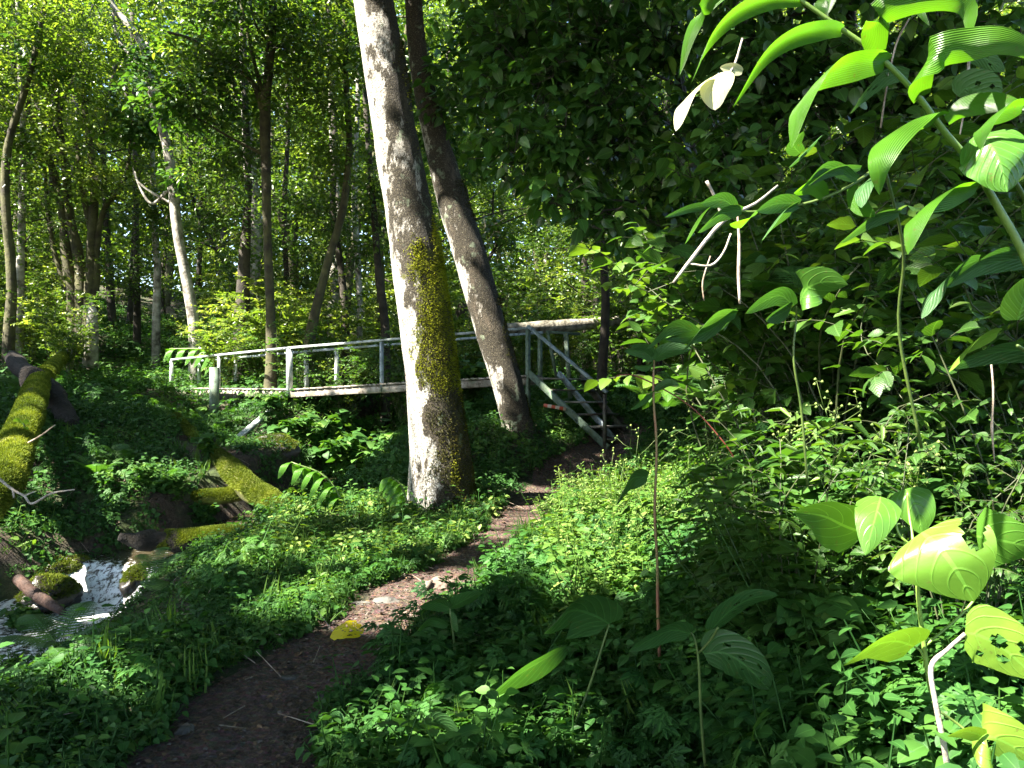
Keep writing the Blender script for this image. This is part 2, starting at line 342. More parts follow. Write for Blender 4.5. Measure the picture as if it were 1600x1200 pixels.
STREAM = np.array([(-5.4,3.0),(-4.6,5.2),(-4.45,6.6),(-4.3,7.7),(-4.0,8.4),(-3.55,9.2),(-3.0,10.5),(-2.7,12.3),(-2.9,15),(-3.4,19)])
PATH = np.array([(.1,-1.5),(-.5,1.0),(-1.05,2.4),(-1.13,3.0),(-1.18,3.5),(-.97,4.5),(-.70,5.5),(-.38,6.5),(.22,8.6),(.72,10.5),(1.55,12.1),(1.9,12.7)])
def dist_poly(x, y, poly):
    x = np.asarray(x, float); y = np.asarray(y, float); best = np.full(x.shape, 1e9); tt = np.zeros(x.shape)
    for i in range(len(poly)-1):
        a = poly[i]; b = poly[i+1]; d = b-a; L = d@d
        t = np.clip(((x-a[0])*d[0]+(y-a[1])*d[1])/L, 0, 1); r = np.hypot(x-a[0]-t*d[0], y-a[1]-t*d[1])
        m = r < best; best = np.where(m, r, best); tt = np.where(m, i+t, tt)
    return best, tt
def water_z(t):     # stream level by parameter along STREAM (fall between 3 and 3.75)
    return np.interp(t, [0, 1, 2, 3.1, 3.55, 4.5, 6, 7, 8, 9], [-.72, -.66, -.62, -.60, -.31, -.30, -.2, -.05, .1, .3])
def hgt(x, y, fine=True):
    x = np.asarray(x, float); y = np.asarray(y, float); sh = x.shape; xf = x.ravel(); yf = y.ravel(); z = np.zeros(len(xf))
    for i in range(0, len(xf), 20000):
        sl = slice(i, i+20000); d = np.hypot(xf[sl, None]-cp[None, :, 0], yf[sl, None]-cp[None, :, 1])
        z[sl] = tps(d)@TW[:NCP]+TW[NCP]+TW[NCP+1]*xf[sl]+TW[NCP+2]*yf[sl]
    z = z.reshape(sh); z = np.clip(z, -1.2, 30)
    dp, _ = dist_poly(x, y, PATH); k = np.clip((dp-.35)/.6, 0, 1)
    z = z+k*(.09*noise2(x, y, .9)+.05*noise2(x, y, 2.3, 3)+.3*noise2(x, y, .25, 9)*np.clip((y-10)/10, 0, 1))+.012*noise2(x, y, 7, 5)
    ds, t = dist_poly(x, y, STREAM); bed = water_z(t)-.16
    w = np.where(t < 3, .60, .48)+.18*noise2(x, y, .8, 11); kk = np.clip((ds-w)/.55, 0, 1); kk = kk*kk*(3-2*kk)
    z = np.where(ds < w+.55, np.minimum(z, bed+(z-bed)*kk), z)
    return z
def hz(x, y): return float(hgt(np.array([x]), np.array([y]))[0])
def axis(lo, hi, c, n, k):
    t = np.linspace(-1, 1, n); s = np.sinh(t*k)/np.sinh(k); return np.where(s < 0, c+(-s)*(lo-c), c+s*(hi-c))
gx = axis(-70, 70, -.8, 340, 4.0); gy = axis(-8, 90, 5.5, 330, 3.2)
GX, GY = np.meshgrid(gx, gy); GZ = hgt(GX, GY)
def ground_material():
    m, nt, b, o = mat("forest_floor"); a = nz(nt, 1.6, 6, .65); c = nz(nt, 14, 5, .7); f = nz(nt, 70, 3)
    soil = ramp(nt, c, [(.3, (.018, .013, .009)), (.5, (.05, .035, .024)), (.7, (.12, .085, .055))])
    green = ramp(nt, c, [(.3, (.012, .022, .006)), (.7, (.05, .075, .015))])
    col = mixc(nt, ramp(nt, a, [(.42, (0, 0, 0)), (.55, (1, 1, 1))]), soil, green)
    nt.links.new(col, b.inputs["Base Color"]); b.inputs["Roughness"].default_value = .95
    bump(nt, b, mth(nt, 'ADD', c, mth(nt, 'MULTIPLY', f, .4)), 1.0, .05); return m
mb = MB(); ny, nx = GX.shape; i = (np.arange(ny-1)[:, None]*nx+np.arange(nx-1)[None]).ravel()
mb.addarr(np.c_[GX.ravel(), GY.ravel(), GZ.ravel()], np.stack([i, i+1, i+nx+1, i+nx], -1), np.zeros((nx*ny, 3)))
tag(mb.build("ground", ground_material(), smooth=True), kind="structure")

# path sheet
def path_material():
    m, nt, b, o = mat("path_earth"); c = nz(nt, 26, 6, .75); f = nz(nt, 110, 4, .7); a = nz(nt, 2.2, 4)
    vor = N(nt, "ShaderNodeTexVoronoi"); vor.inputs["Scale"].default_value = 42; geo = N(nt, "ShaderNodeNewGeometry"); nt.links.new(geo.outputs["Position"], vor.inputs["Vector"])
    col = ramp(nt, c, [(.3, (.03, .02, .015)), (.5, (.10, .062, .045)), (.68, (.24, .16, .115))])
    col = mixc(nt, .35, col, vor.outputs["Color"], 'SOFT_LIGHT')
    col = mixc(nt, mth(nt, 'MULTIPLY', a, .5), col, (.04, .026, .02))
    nt.links.new(col, b.inputs["Base Color"]); b.inputs["Roughness"].default_value = .9
    bump(nt, b, mth(nt, 'ADD', c, mth(nt, 'ADD', mth(nt, 'MULTIPLY', f, .5), mth(nt, 'MULTIPLY', vor.outputs["Distance"], .8))), 1.0, .03); return m
def dens(poly, k):
    q = [poly[0]]
    for a, b in zip(poly[:-1], poly[1:]):
        for t in np.linspace(0, 1, k+1)[1:]: q.append(a+(b-a)*t)
    q = np.array(q, float)
    for _ in range(k): q[1:-1] = (q[:-2]+2*q[1:-1]+q[2:])/4
    return q
pc = dens(PATH, 14); tn = unit(np.gradient(pc, axis=0)); nn = np.c_[tn[:, 1], -tn[:, 0]]
def pw(y): return np.interp(y, [0, 3, 4.5, 5.5, 6.5, 8.6, 10.5, 12.7], [.6, .41, .38, .40, .33, .33, .5, .45])
rows = []; K = 13
for s_ in np.linspace(-1, 1, K):
    w = pw(pc[:, 1])*(1+.25*noise2(pc[:, 0], pc[:, 1], 3.0, 4+s_)) ; rows.append(pc+nn*(w*s_)[:, None])
R = np.stack(rows, 1); Zp = hgt(R[..., 0], R[..., 1])+.012-.03*np.abs(np.linspace(-1, 1, K))[None]**6+.0
mb = MB(); i = (np.arange(len(pc)-1)[:, None]*K+np.arange(K-1)[None]).ravel()
mb.addarr(np.c_[R.reshape(-1, 2), Zp.ravel()], np.stack([i, i+1, i+K+1, i+K], -1), np.zeros((len(pc)*K, 3)))
tag(mb.build("path", path_material(), smooth=True), kind="structure")

# stream water
def water_material():
    m, nt, b, o = mat("stream_water"); u, v, t = lc(nt); n = nz(nt, 16, 6, .75)
    foam = ramp(nt, mth(nt, 'ADD', t, mth(nt, 'MULTIPLY', mth(nt, 'SUBTRACT', n, .5), 2.6)), [(.42, (0, 0, 0)), (.72, (1, 1, 1))])
    col = mixc(nt, foam, (.035, .028, .016), (.82, .86, .88)); nt.links.new(col, b.inputs["Base Color"])
    nt.links.new(ramp(nt, foam, [(0, (.08,)*3), (1, (.6,)*3)]), b.inputs["Roughness"])
    bump(nt, b, n, .5, .03); return m
sc_ = dens(STREAM, 16); tn = unit(np.gradient(sc_, axis=0)); nn = np.c_[tn[:, 1], -tn[:, 0]]; K = 17
R = np.stack([sc_+nn*(s_*.85) for s_ in np.linspace(-1, 1, K)], 1)
_, tt = dist_poly(R[..., 0], R[..., 1], STREAM)
Zw = water_z(tt)+.015*noise2(R[..., 0], R[..., 1], 9)+.02*noise2(R[..., 0], R[..., 1], 4, 3)
fall = np.exp(-((tt-3.3)/.35)**2); Zw = Zw+fall*.05*noise2(R[..., 0], R[..., 1], 11, 8)
foam = np.interp(tt, [0, 1.0, 2.2, 2.8, 3.1, 3.5, 3.7, 4.0, 9], [.40, .46, .52, .62, .66, .60, .4, .14, .1])
mb = MB(); i = (np.arange(len(sc_)-1)[:, None]*K+np.arange(K-1)[None]).ravel()
mb.addarr(np.c_[R.reshape(-1, 2), Zw.ravel()], np.stack([i, i+1, i+K+1, i+K], -1), np.c_[np.zeros((foam.size, 2)), foam.ravel()])
tag(mb.build("stream", water_material(), smooth=True), kind="structure")

# ------------------------------------------------------------------ sun gaps: rays cut through the canopy leaves to chosen lit spots
BEAMS = [(640,760,8.6,.30),(636,700,8.6,.32),(630,640,8.6,.34),(628,580,8.6,.34),(622,520,8.6,.34),(618,450,8.6,.34),(606,380,8.6,.30),(598,300,8.7,.25),(588,200,8.6,.3),(574,120,8.6,.3),(562,50,8.6,.3),
 (680,560,8.5,.35),(675,450,8.6,.3),
 (560,840,7.4,.75),(660,815,7.9,.7),(470,860,6.8,.5),(730,800,8.3,.5),(650,930,5.6,.45),(590,950,5.2,.35),(560,800,8.3,.5),(800,800,8.5,.2),
 (960,810,7.2,.6),(1040,860,5.8,.6),(1250,560,3.6,.35),(1400,500,3.0,.3),(1060,680,6,.5),(1100,730,5.4,.5),(920,850,6.6,.5),(990,760,7.6,.5),(1080,790,6.5,.35),(880,790,8.4,.3),(1000,900,5.4,.4),
 (270,600,18,.6),(310,600,17.5,.6),(350,590,16.7,.7),(400,585,16,.8),(450,590,14.9,.8),(500,560,14.7,.6),(520,610,14.5,.5),
 (400,610,15,.6),(480,690,13.5,.8),(550,700,13,.7),(580,720,12.5,.5),(420,680,13.5,.5),(440,690,12.5,.4),(380,660,14,.5),
 (330,510,18,1.0),(400,530,18,1.0),(350,480,19,.8),(560,690,12.8,.5),
 (290,420,17,.4),(275,330,17,.5),(268,250,17,.5),(235,130,17,.5),(200,40,17,.5),(240,200,17,1.2),(210,270,17,.8),
 (740,430,11.8,.25),(725,380,11.8,.22),(755,500,11.8,.18),(815,610,11.8,.12),(790,650,11.8,.15),
 (20,740,8,.5),(40,670,9.3,.4),(0,770,7.5,.45),(46,640,10.2,.3),(64,600,12.5,.3),
 (380,770,10.2,.35),(290,780,10.2,.3),(430,810,9.6,.35),(330,760,10.5,.25),(430,700,12.3,.35),(400,820,9,.5),
 (200,530,26,1.6),(180,560,22,1.0),(100,560,19,.7),(70,590,16,.4),(220,650,14,.35),(290,640,15,.4),(160,640,14,.35),(230,560,20,.5),
 (185,890,8.2,.22),(150,945,7.5,.2),(345,855,8,.22),
 (110,1090,4,.2),(230,1110,3.7,.12),(260,900,7,.2),
 (1450,870,2.0,.34),(1380,820,2.1,.25),(1560,1010,1.9,.25),(1370,1010,2.1,.14),(1560,850,2.0,.22),(1540,1160,1.9,.25),
 (1400,60,1.7,.30),(1250,90,1.8,.30),(1150,60,1.9,.25),(1550,200,1.6,.25),(1400,230,1.8,.25),(1480,330,1.8,.25),(1300,300,2.0,.2),(1180,330,2.1,.2),
 (1350,380,2.3,.3),(1280,470,2.5,.3),(1180,500,2.8,.25),(1100,500,3.2,.3),(1480,480,2.2,.3),(1350,560,2.8,.3),(1150,160,2.6,.16),(1085,150,2.0,.3),(1118,135,2.0,.3),
 (1200,880,3.4,.35),(1280,930,3.0,.3),(1180,960,3.2,.25),(1120,1130,2.9,.15),(1250,900,3.3,.3),(870,1130,3.2,.12),(1420,620,2.6,.2),
 (1300,1120,2.5,.15),(1105,625,6.2,.25),(640,1110,3.4,.12),(680,1150,3.3,.1),
 (850,512,16,.3),(920,507,16.5,.3),(880,512,16.2,.3),(960,503,17,.3),(900,300,25,2.2),(1000,480,22,.8),(860,430,22,1.0)]
BEAMS = [(a_, b_, c_, r_*.6 if (c_ < 3.6 and a_ > 1000) else r_) for a_, b_, c_, r_ in BEAMS if not (a_ > 1000 and b_ > 870 and c_ > 2.2)]
BEAMS = [(a_, b_, c_, r_*1.25 if (5 < c_ < 9 and b_ > 745 and a_ > 400) else r_) for a_, b_, c_, r_ in BEAMS]
BC = np.array([P(a, b, c) for a, b, c, r in BEAMS]); BR = np.array([r for *_, r in BEAMS])
def in_beam(Q, tmin=.9, grow=0.0):
    Q = np.asarray(Q); out = np.zeros(len(Q), bool)
    for c, r in zip(BC, BR):
        v = Q-c; t = v@S; d2 = (v*v).sum(1)-t*t; out |= (t > max(tmin, r*1.1)) & (d2 < (r+grow)**2)
    return out

# ------------------------------------------------------------------ footbridge
def wood(name, c1, c2, c3):
    m, nt, b, o = mat(name); u, v, t = lc(nt)
    geo = N(nt, "ShaderNodeNewGeometry"); n = nz(nt, 14, 6, .7); n2 = nz(nt, 60, 3); n3 = nz(nt, 3.5, 5, .7)
    col = ramp(nt, n, [(.36, c3), (.48, c2), (.6, c1)]); col = mixc(nt, ramp(nt, n3, [(.5, (0, 0, 0)), (.62, (.75, .75, .75))]), col, (.07, .09, .04)); nt.links.new(col, b.inputs["Base Color"]); b.inputs["Roughness"].default_value = .65
    bump(nt, b, n2, .4, .005); return m
W_WHITE = wood("worn_pale_paint", (.50, .54, .56), (.38, .42, .42), (.14, .15, .13))
W_BLUE = wood("worn_blue_grey_paint", (.36, .42, .46), (.26, .32, .36), (.12, .14, .15))
W_GREEN = wood("worn_green_paint", (.15, .21, .15), (.10, .15, .11), (.05, .065, .04))
W_DECK = wood("weathered_deck", (.42, .38, .33), (.28, .24, .2), (.10, .085, .06))
W_DARK = wood("dark_timber", (.10, .085, .065), (.06, .05, .04), (.03, .025, .02))
A0 = np.array([-7.98, 18.0]); A1 = np.array([-4.26, 14.8]); A2 = np.array([.275, 13.2])
def railpt(t):      # t 0..1 first span, 1..2 second span
    return A0+(A1-A0)*t if t <= 1 else A1+(A2-A1)*(t-1)
def deckz(t): return np.interp(t, [0, 1, 2], [1.50, 1.49, 1.74])
def railz(t): return np.interp(t, [0, 1, 2], [2.17, 2.30, 2.56])
o1 = np.array([.653, .759])*.62; o2 = np.array([.333, .943])*.85
def farpt(t): return railpt(t)+(o1*(1-t)+o2*t if t <= 1 else o2)
def v3(p, z): return np.array([p[0], p[1], z])
br = thing("footbridge", "narrow timber footbridge with pale painted handrails crossing the stream behind the leaning trunks", "footbridge", (-4.3, 15, .6))
def part(name, fn, m, parent=br, smooth=False, label=None):
    b = MB(); fn(b); return b.build(name, m, parent, smooth=smooth, label=label)
for far in (0, 1):
    f = farpt if far else railpt; dz = -.02 if far else 0
    part("handrail", lambda b: (b.beam(v3(f(0), railz(0)+dz), v3(f(.995), railz(.995)+dz), .055, .042), b.beam(v3(f(1.0), railz(1)+dz), v3(f(2.0), railz(2)+dz), .055, .042)), W_WHITE if not far else W_BLUE)
    for t, w in ([(0, .075), (.445, .055), (.99, .10), (1.41, .06), (2.0, .07)] if not far else [(.02, .07), (.36, .06), (.93, .08), (1.10, .07), (1.53, .07), (1.99, .07)]):
        p = f(t); zb = (1.25 if t == 0 else deckz(t)-.14) if not (t == 2.0 and not far) else hz(p[0], p[1])-.1
        part("post", lambda b: b.beam(v3(p, zb), v3(p, railz(t)+dz-.03), w, w, up=(.7, .7, 0)), W_WHITE if t < 1.2 else (W_BLUE if t < 1.9 else W_GREEN))
    part("side_beam", lambda b: (b.beam(v3(f(-.02)*1.0, deckz(0)-.09), v3(f(.997), deckz(1)-.09), .06, .12), b.beam(v3(f(1.003), deckz(1)-.09), v3(f(2.0), deckz(2)-.09), .06, .12)), W_DECK)
def planks(b):
    for k in range(64):
        t = (k+.5)/32; a = railpt(t); c = farpt(t); e = (c-a)*.06
        z = deckz(t)+rnd(-.004, .004); w = .15 if t < 1 else .145
        b.beam(v3(a-e, z), v3(c+e, z), w*rnd(.86, .98), .035, tint=rnd(0, 1))
part("deck", planks, W_DECK)
pil = P(335, 640, 15.7)
part("support_pile", lambda b: b.tube([P(336, 690, 15.7), P(335, 640, 15.7), P(335, 574, 15.7)], [.11, .1, .1], 12, .05), W_GREEN, smooth=True, label="thick round green painted pile")
part("support_pile", lambda b: b.tube([P(371, 690, 16.0), P(371, 650, 16.0), P(371, 617, 16.0)], [.11, .1, .1], 12, .05), W_DARK, smooth=True)
part("cross_beam", lambda b: b.beam(P(332, 620, 15.75)+[.11, .0, 0], P(385, 620, 16.35), .09, .14), W_DARK)
part("cross_beam", lambda b: b.beam(v3(railpt(.93), 1.30), v3(farpt(.93), 1.30), .1, .12), W_DARK)
part("brace", lambda b: b.beam(P(352, 700, 13.4), P(446, 622, 14.7), .09, .06, up=(0, -1, .3)), W_WHITE, label="pale diagonal brace")
part("brace", lambda b: b.beam(P(388, 690, 13.9), P(470, 622, 15.5), .06, .06, up=(0, -1, .3)), W_DECK, label="dull brown diagonal brace")
# steps
sA = v3(A2, 1.80); sB = P(950, 700, 12.0); s2A = P(873, 583, 13.6); s2B = P(972, 702, 12.4); w_ = (s2A-sA)
w3 = np.array([.9, .62, 0.0])
part("stringer", lambda b: b.beam(sA, sB, .045, .11, up=(0, 0, 1)), W_GREEN)
part("stringer", lambda b: b.beam(s2A, s2B, .05, .10), W_BLUE)
part("stringer", lambda b: b.beam(s2A+[.42, .38, -.06], s2B+[.30, .35, -.02], .05, .12), W_DARK)
for k in range(6):
    t = .06+k*.165; a = sA+(sB-sA)*t; c = s2A+(s2B-s2A)*t+[.40, .36, 0]; c[2] = a[2]-.02; 
    part("tread", lambda b: b.beam(a+[.03, 0, -.03], c+[0, 0, -.03], .22, .03, tint=rnd(0, 1)), W_DARK if k % 2 else W_DECK)
rA = v3(A2, 2.56); rB = P(948, 613, 12.0)
part("step_handrail", lambda b: b.beam(rA+[0, 0, .035], rB, .06, .045), W_BLUE)
part("step_post", lambda b: b.beam(P(945, 702, 12.02), P(945, 616, 12.02), .05, .05, up=(.7, .7, 0)), W_DARK)
part("step_post", lambda b: b.beam(P(891, 622, 14.0), P(884, 521, 14.0), .075, .06, up=(.3, .9, 0)), W_GREEN)
part("step_post", lambda b: b.beam(P(870, 592, 14.2), P(855, 517, 14.1), .05, .05, up=(.3, .9, 0)), W_GREEN)
part("top_rail", lambda b: b.beam(P(860, 519, 14.12), P(905, 522, 14.6), .05, .05), W_GREEN)

stick = MB(); stick.beam(P(850, 633, 12.6), P(884, 639, 12.5), .055, .055)
m, nt, b_, o_ = mat("banded_paint"); u, v, t = lc(nt)
nt.links.new(ramp(nt, mth(nt, 'FRACT', mth(nt, 'MULTIPLY', v, 7.5)), [(0, (.6, .10, .04)), (.5, (.55, .45, .34))], 'CONSTANT'), b_.inputs["Base Color"])
tag(stick.build("striped_stick", m, loc=P(850, 633, 12.6)), "short stick banded red and cream lying beside the bridge steps", "stick")

# ------------------------------------------------------------------ moss tufts
TTU = (np.array([(-.12, 0, 0), (.12, 0, 0), (.05, 1, .1), (-.05, 1, .1)], float), np.array([(0, 1, 2, 3)]), np.array([(.3, 0), (.7, 0), (.6, 1), (.4, 1)], float))
def moss_on(pts, rad, n, size, sel=None, bumpn=0.0, seed=1, spread=1.0, up=None):
    """random spots on a tube's skin -> positions, normals"""
    pts = np.asarray(pts, float); rad = np.asarray(rad, float)*np.ones(len(pts))
    s = rng.uniform(0, len(pts)-1.001, n); i = s.astype(int); f = (s-i)[:, None]
    c = pts[i]*(1-f)+pts[i+1]*f; r = rad[i]*(1-f[:, 0])+rad[i+1]*f[:, 0]; t = unit(pts[i+1]-pts[i])
    q = unit(rng.normal(size=(n, 3))); q = unit(q-t*(q*t).sum(1)[:, None])
    p = c+q*r[:, None]
    return p, q, t
def tufts(mb, p, q, size, tint):
    n = len(p)
    if n == 0: return
    d = unit(q+rng.normal(size=(n, 3))*.55+np.array([0, 0, -.25])); r = unit(rng.normal(size=(n, 3)))
    mb.scatter(TTU, frames(d, r, size*rnd(.5, 1.3, n), size*rnd(.9, 1.6, n)), p-q*.004, tint)

# ------------------------------------------------------------------ the two leaning trunks
def pxpath(L, d=None):
    pts = np.array([P(a[0], a[1], a[3] if len(a) > 3 else d) for a in L]); r = np.array([a[2]/2/F*(a[3] if len(a) > 3 else d) for a in L]); return pts, r
def smooth_path(pts, r, k=6):
    s = np.arange(len(pts)); q = np.linspace(0, len(pts)-1, (len(pts)-1)*k+1)
    # catmull-rom
    P0 = np.vstack([2*pts[0]-pts[1], pts, 2*pts[-1]-pts[-2]]); out = []
    for x in q:
        i = min(int(x), len(pts)-2); t = x-i; a, b, c, d = P0[i:i+4]
        out.append(.5*((2*b)+(-a+c)*t+(2*a-5*b+4*c-d)*t*t+(-a+3*b-3*c+d)*t**3))
    return np.array(out), np.interp(q, s, r)
CROWN_TREES = {}
def tree(name, label, path, d, bark, group=None, cat="tree", n=14, bumpv=.06, limbs=(), bs=3.0, k=6):
    pts, r = pxpath(path, d); g = hz(pts[0][0], pts[0][1])-.25
    if pts[0][2] > g+.1: pts = np.vstack([[pts[0][0], pts[0][1], g], pts]); r = np.r_[r[0]*1.15, r]
    pts, r = smooth_path(pts, r, k)
    t = thing(name, label, cat, pts[0], group)
    b = MB(); b.tube(pts, r, n, bumpv, bs, a0=(-1, 0, 0)); b.build("trunk", bark, t, smooth=True)
    for L in limbs:
        lp, lr = pxpath(L, d); lp, lr = smooth_path(lp, lr, 5); bb = MB(); bb.tube(lp, lr, 7, .06, bs*2); bb.build("limb", bark, t, smooth=True)
    return t, pts, r
BARK_MAIN = lichen_bark("bark_lichen_main", .45, .62, (1.6, 3.3))
main_t, mp, mr = tree("leaning_tree", "thick pale leaning trunk with bright moss down its right side, in front of the bridge", 
    [(694,800,135),(690,768,106),(686,700,93),(676,600,83),(664,500,81),(650,400,80),(634,300,74),(616,200,68),(601,100,66),(584,0,63),(562,-150,60),(530,-330,54),(480,-600,40),(430,-850,24)], 8.6,
    BARK_MAIN, n=40, bumpv=.035, bs=2.2, k=8)
sec_t, sp, sr = tree("leaning_tree", "second thinner mottled trunk leaning left behind the thick pale one, foot beside the bridge steps",
    [(812,690,62),(806,655,46),(792,600,48),(763,500,49),(735,400,52),(703,300,47),(677,200,38),(655,100,30),(646,0,28),(640,-150,26),(625,-350,22),(600,-600,16)], 11.8,
    lichen_bark("bark_lichen_second", .40, .80), n=28, bumpv=.05, bs=2.6, k=8)
def tree_moss(t, pts, r, n, cond, size, m, name="moss"):
    p, q, tt = moss_on(pts, r*1.0, n, size); px = 800+p[:, 0]/p[:, 1]*F; py = 600-(p[:, 2]-CAMZ)/p[:, 1]*F
    k = cond(px, py, q, p); p = p[k]; q = q[k]; b = MB()
    tufts(b, p, q, size, np.clip(.5+.5*noise(p, 5)+rng.normal(size=len(p))*.15, 0, 1)); b.build(name, m, t)
def c_main(px, py, q, p):
    thr = np.interp(py, [330, 370, 420, 500, 560, 600, 650], [1.3, .6, .3, .22, .30, .5, 1.5])
    st_ = p*np.array([1, 1, .45])
    return q[:, 0]*.85-.30*q[:, 1]+.55*noise(st_, 3.4)+.6*noise(st_, 8)+rng.normal(size=len(p))*.16 > thr
    nn_ = noise(p, 2.6)+.9*noise(p, 8)+.6*noise(p, 17); side = q[:, 0]*.9+q[:, 1]*-.25
    return (py < 640) & (py > 330) & (side+.5*nn_ > np.interp(py, [340, 400, 500, 560, 620], [.6, .15, .05, .1, .6]))
def c_main2(px, py, q, p):
    nn_ = noise(p, 2.2)+.5*noise(p, 6); side = q[:, 0]*.9+q[:, 1]*-.2
    return (py > 470) & (py < 800) & (side+.4*nn_ > np.interp(py, [470, 560, 640, 800], [.8, .15, -.05, .0]))
def c_main3(px, py, q, p):
    nn_ = noise(p, 2.2)+.5*noise(p, 6); return (py < 360) & (py > -40) & (q[:, 0]+.5*nn_ > .85)
tree_moss(main_t, mp, mr, 260000, c_main, .028, G['mossb'])
tree_moss(main_t, mp, mr, 110000, c_main2, .026, G['mossd'], "dark_moss")
tree_moss(main_t, mp, mr, 60000, c_main3, .026, G['mossd'], "dark_moss")
tree_moss(sec_t, sp, sr, 70000, lambda px, py, q, p: (py > 280) & (q[:, 0]+.6*noise(p, 2.4)+.4*noise(p, 7) > .8), .03, G['mossd'], "dark_moss")
tree_moss(sec_t, sp, sr, 70000, lambda px, py, q, p: (py > 540) & (py < 660) & (.1*q[:, 0]-.3*q[:, 1]+noise(p, 2.4) > .62), .022, G['moss'])

# ------------------------------------------------------------------ slimmer trees that can be told apart
def T(name, label, path, d, bark, **kw): return tree(name, label, path, d, BARK[bark], **kw)
ID = {}
ID['fork'] = T("forked_tree", "slim dark forked trunk rising behind the middle of the bridge", [(422,612,22),(424,560,17),(422,470,14),(418,380,13),(416,280,15),(414,200,17),(416,150,14),(424,60,14),(428,-60,12),(430,-300,8)], 16.2, 'moss',
  limbs=[[(413,178,12),(398,135,9),(370,105,8),(340,90,7),(300,62,6),(262,50,4)],[(415,165,9),(398,100,6),(384,40,5),(372,-20,4)],[(424,70,6),(400,40,4),(390,0,4)],[(408,240,6),(360,215,4),(300,180,3)]])
ID['white'] = T("pale_tree", "crooked white barked tree in sunshine left of the forked trunk", [(304,520,18),(292,440,16),(280,380,15),(274,330,16),(268,270,15),(256,210,13),(240,160,12),(232,110,13),(222,70,11),(200,38,12),(178,12,10),(165,-30,12),(150,-160,9)], 18.9, 'pale',
  limbs=[[(232,120,7),(206,90,5),(185,60,4),(176,20,3)],[(268,290,6),(240,318,5),(222,300,4),(210,268,3)],[(272,320,5),(236,300,4),(214,282,3),(208,262,2)]])
ID['lean'] = T("slim_tree", "thin brown trunk slanting right behind the bridge rail, left of the thick leaning tree", [(482,548,20),(490,500,16),(502,450,14),(515,400,13),(530,350,12),(540,300,12),(546,220,10),(540,120,9),(538,0,8),(530,-120,6)], 17.2, 'moss')
ID['pl1'] = T("pale_tree", "white sunlit trunk piece showing just right of the slim forked tree", [(398,500,20),(396,420,22),(398,360,24),(394,300,22),(388,220,18),(382,120,14),(378,0,10),(376,-60,8)], 23, 'pale')
ID['pl2'] = T("pale_tree", "thin white trunk seen through leaves close left of the thick leaning tree", [(520,500,18),(524,420,17),(528,340,15),(522,240,13),(518,120,12),(514,0,8),(512,-80,6)], 23.5, 'pale')
ID['pl3'] = T("pale_tree", "thin white trunk touching the left edge of the thick leaning tree", [(562,480,9),(558,400,11),(554,320,10),(556,240,8),(560,120,7),(562,-60,5)], 21.5, 'pale')
ID['dk1'] = T("dark_tree", "black shaded trunk between the white tree and the forked tree", [(378,520,26),(380,450,20),(382,400,18),(386,340,12),(388,280,11),(384,180,10),(380,60,9),(376,-80,6)], 19, 'dark')
ID['l1'] = T("slim_tree", "thin grey spotted trunk at the left edge of the forest", [(28,520,16),(32,420,12),(34,330,11),(36,260,10),(36,200,9),(30,80,8),(26,-60,6)], 20, 'pale')
ID['l2'] = T("slim_tree", "dark leaning trunk at the far left edge beside the fallen log roots", [(14,530,18),(18,440,14),(8,300,13),(14,220,11),(36,150,10),(60,60,8),(80,-60,6)], 18.5, 'moss')
ID['l3'] = T("slim_tree", "thin trunk standing just right of the mossy many stemmed tree", [(244,500,12),(246,430,11),(243,380,9),(240,300,8),(236,200,7),(230,60,6)], 22, 'pale')
ID['m1'] = T("slim_tree", "short dark trunk between the many stemmed tree and the white tree", [(214,500,11),(213,400,9),(212,300,8),(210,180,7),(206,20,6)], 24, 'dark')
ID['r1'] = T("slim_tree", "thin dark trunk right of the second leaning trunk", [(1002,540,12),(1004,450,11),(1008,360,13),(1012,280,11),(1004,160,9),(1000,0,7)], 18, 'dark')
ID['r2'] = T("slim_tree", "thin dark trunk further right above the pale lying trunk", [(1030,560,10),(1032,450,9),(1034,330,8),(1042,200,7),(1050,40,6)], 16, 'dark')
ID['c1'] = T("slim_tree", "slender pair member trunk rising behind the bridge left of the slanting trunk", [(452,540,9),(448,440,8),(444,330,8),(450,200,7),(446,60,6)], 20.5, 'dark')
ID['c2'] = T("slim_tree", "dark trunk close behind the slanting brown trunk", [(540,520,13),(534,430,11),(520,330,10),(524,230,9),(516,100,8),(512,-40,6)], 19.5, 'dark')
ID['c3'] = T("slim_tree", "dark trunk half hidden behind the thick leaning tree on its left", [(602,520,14),(592,430,12),(584,330,10),(574,200,9),(566,60,8)], 19, 'dark')
# many stemmed mossy tree
ms = thing("many_stemmed_tree", "mossy tree with many stems fanning from one foot on the left bank", "tree", P(128, 535, 21))
stems = [[(118,540,26),(115,470,20),(104,400,16),(98,330,14),(84,270,12),(62,210,9),(40,150,7)],
 [(126,540,26),(128,480,22),(124,410,16),(108,330,13),(103,260,12),(92,190,10),(84,60,7)],
 [(136,540,24),(140,470,20),(144,400,17),(146,340,14),(148,280,12),(140,220,10),(128,140,8),(120,20,5)],
 [(144,542,18),(146,480,14),(150,420,12),(142,360,10),(128,290,9),(120,220,8)],
 [(142,470,12),(150,400,11),(156,350,9),(168,318,9),(186,298,8),(200,260,6),(206,200,4)],
 [(112,470,10),(96,430,8),(82,380,7),(74,320,6),(70,260,5)]]
for L in stems:
    a, b = pxpath(L, 21); a, b = smooth_path(a, b, 5); m_ = MB(); m_.tube(a, b, 10, .12, 3); m_.build("stem", BARK['moss'], ms, smooth=True)
ID['multi'] = (ms, None, None)
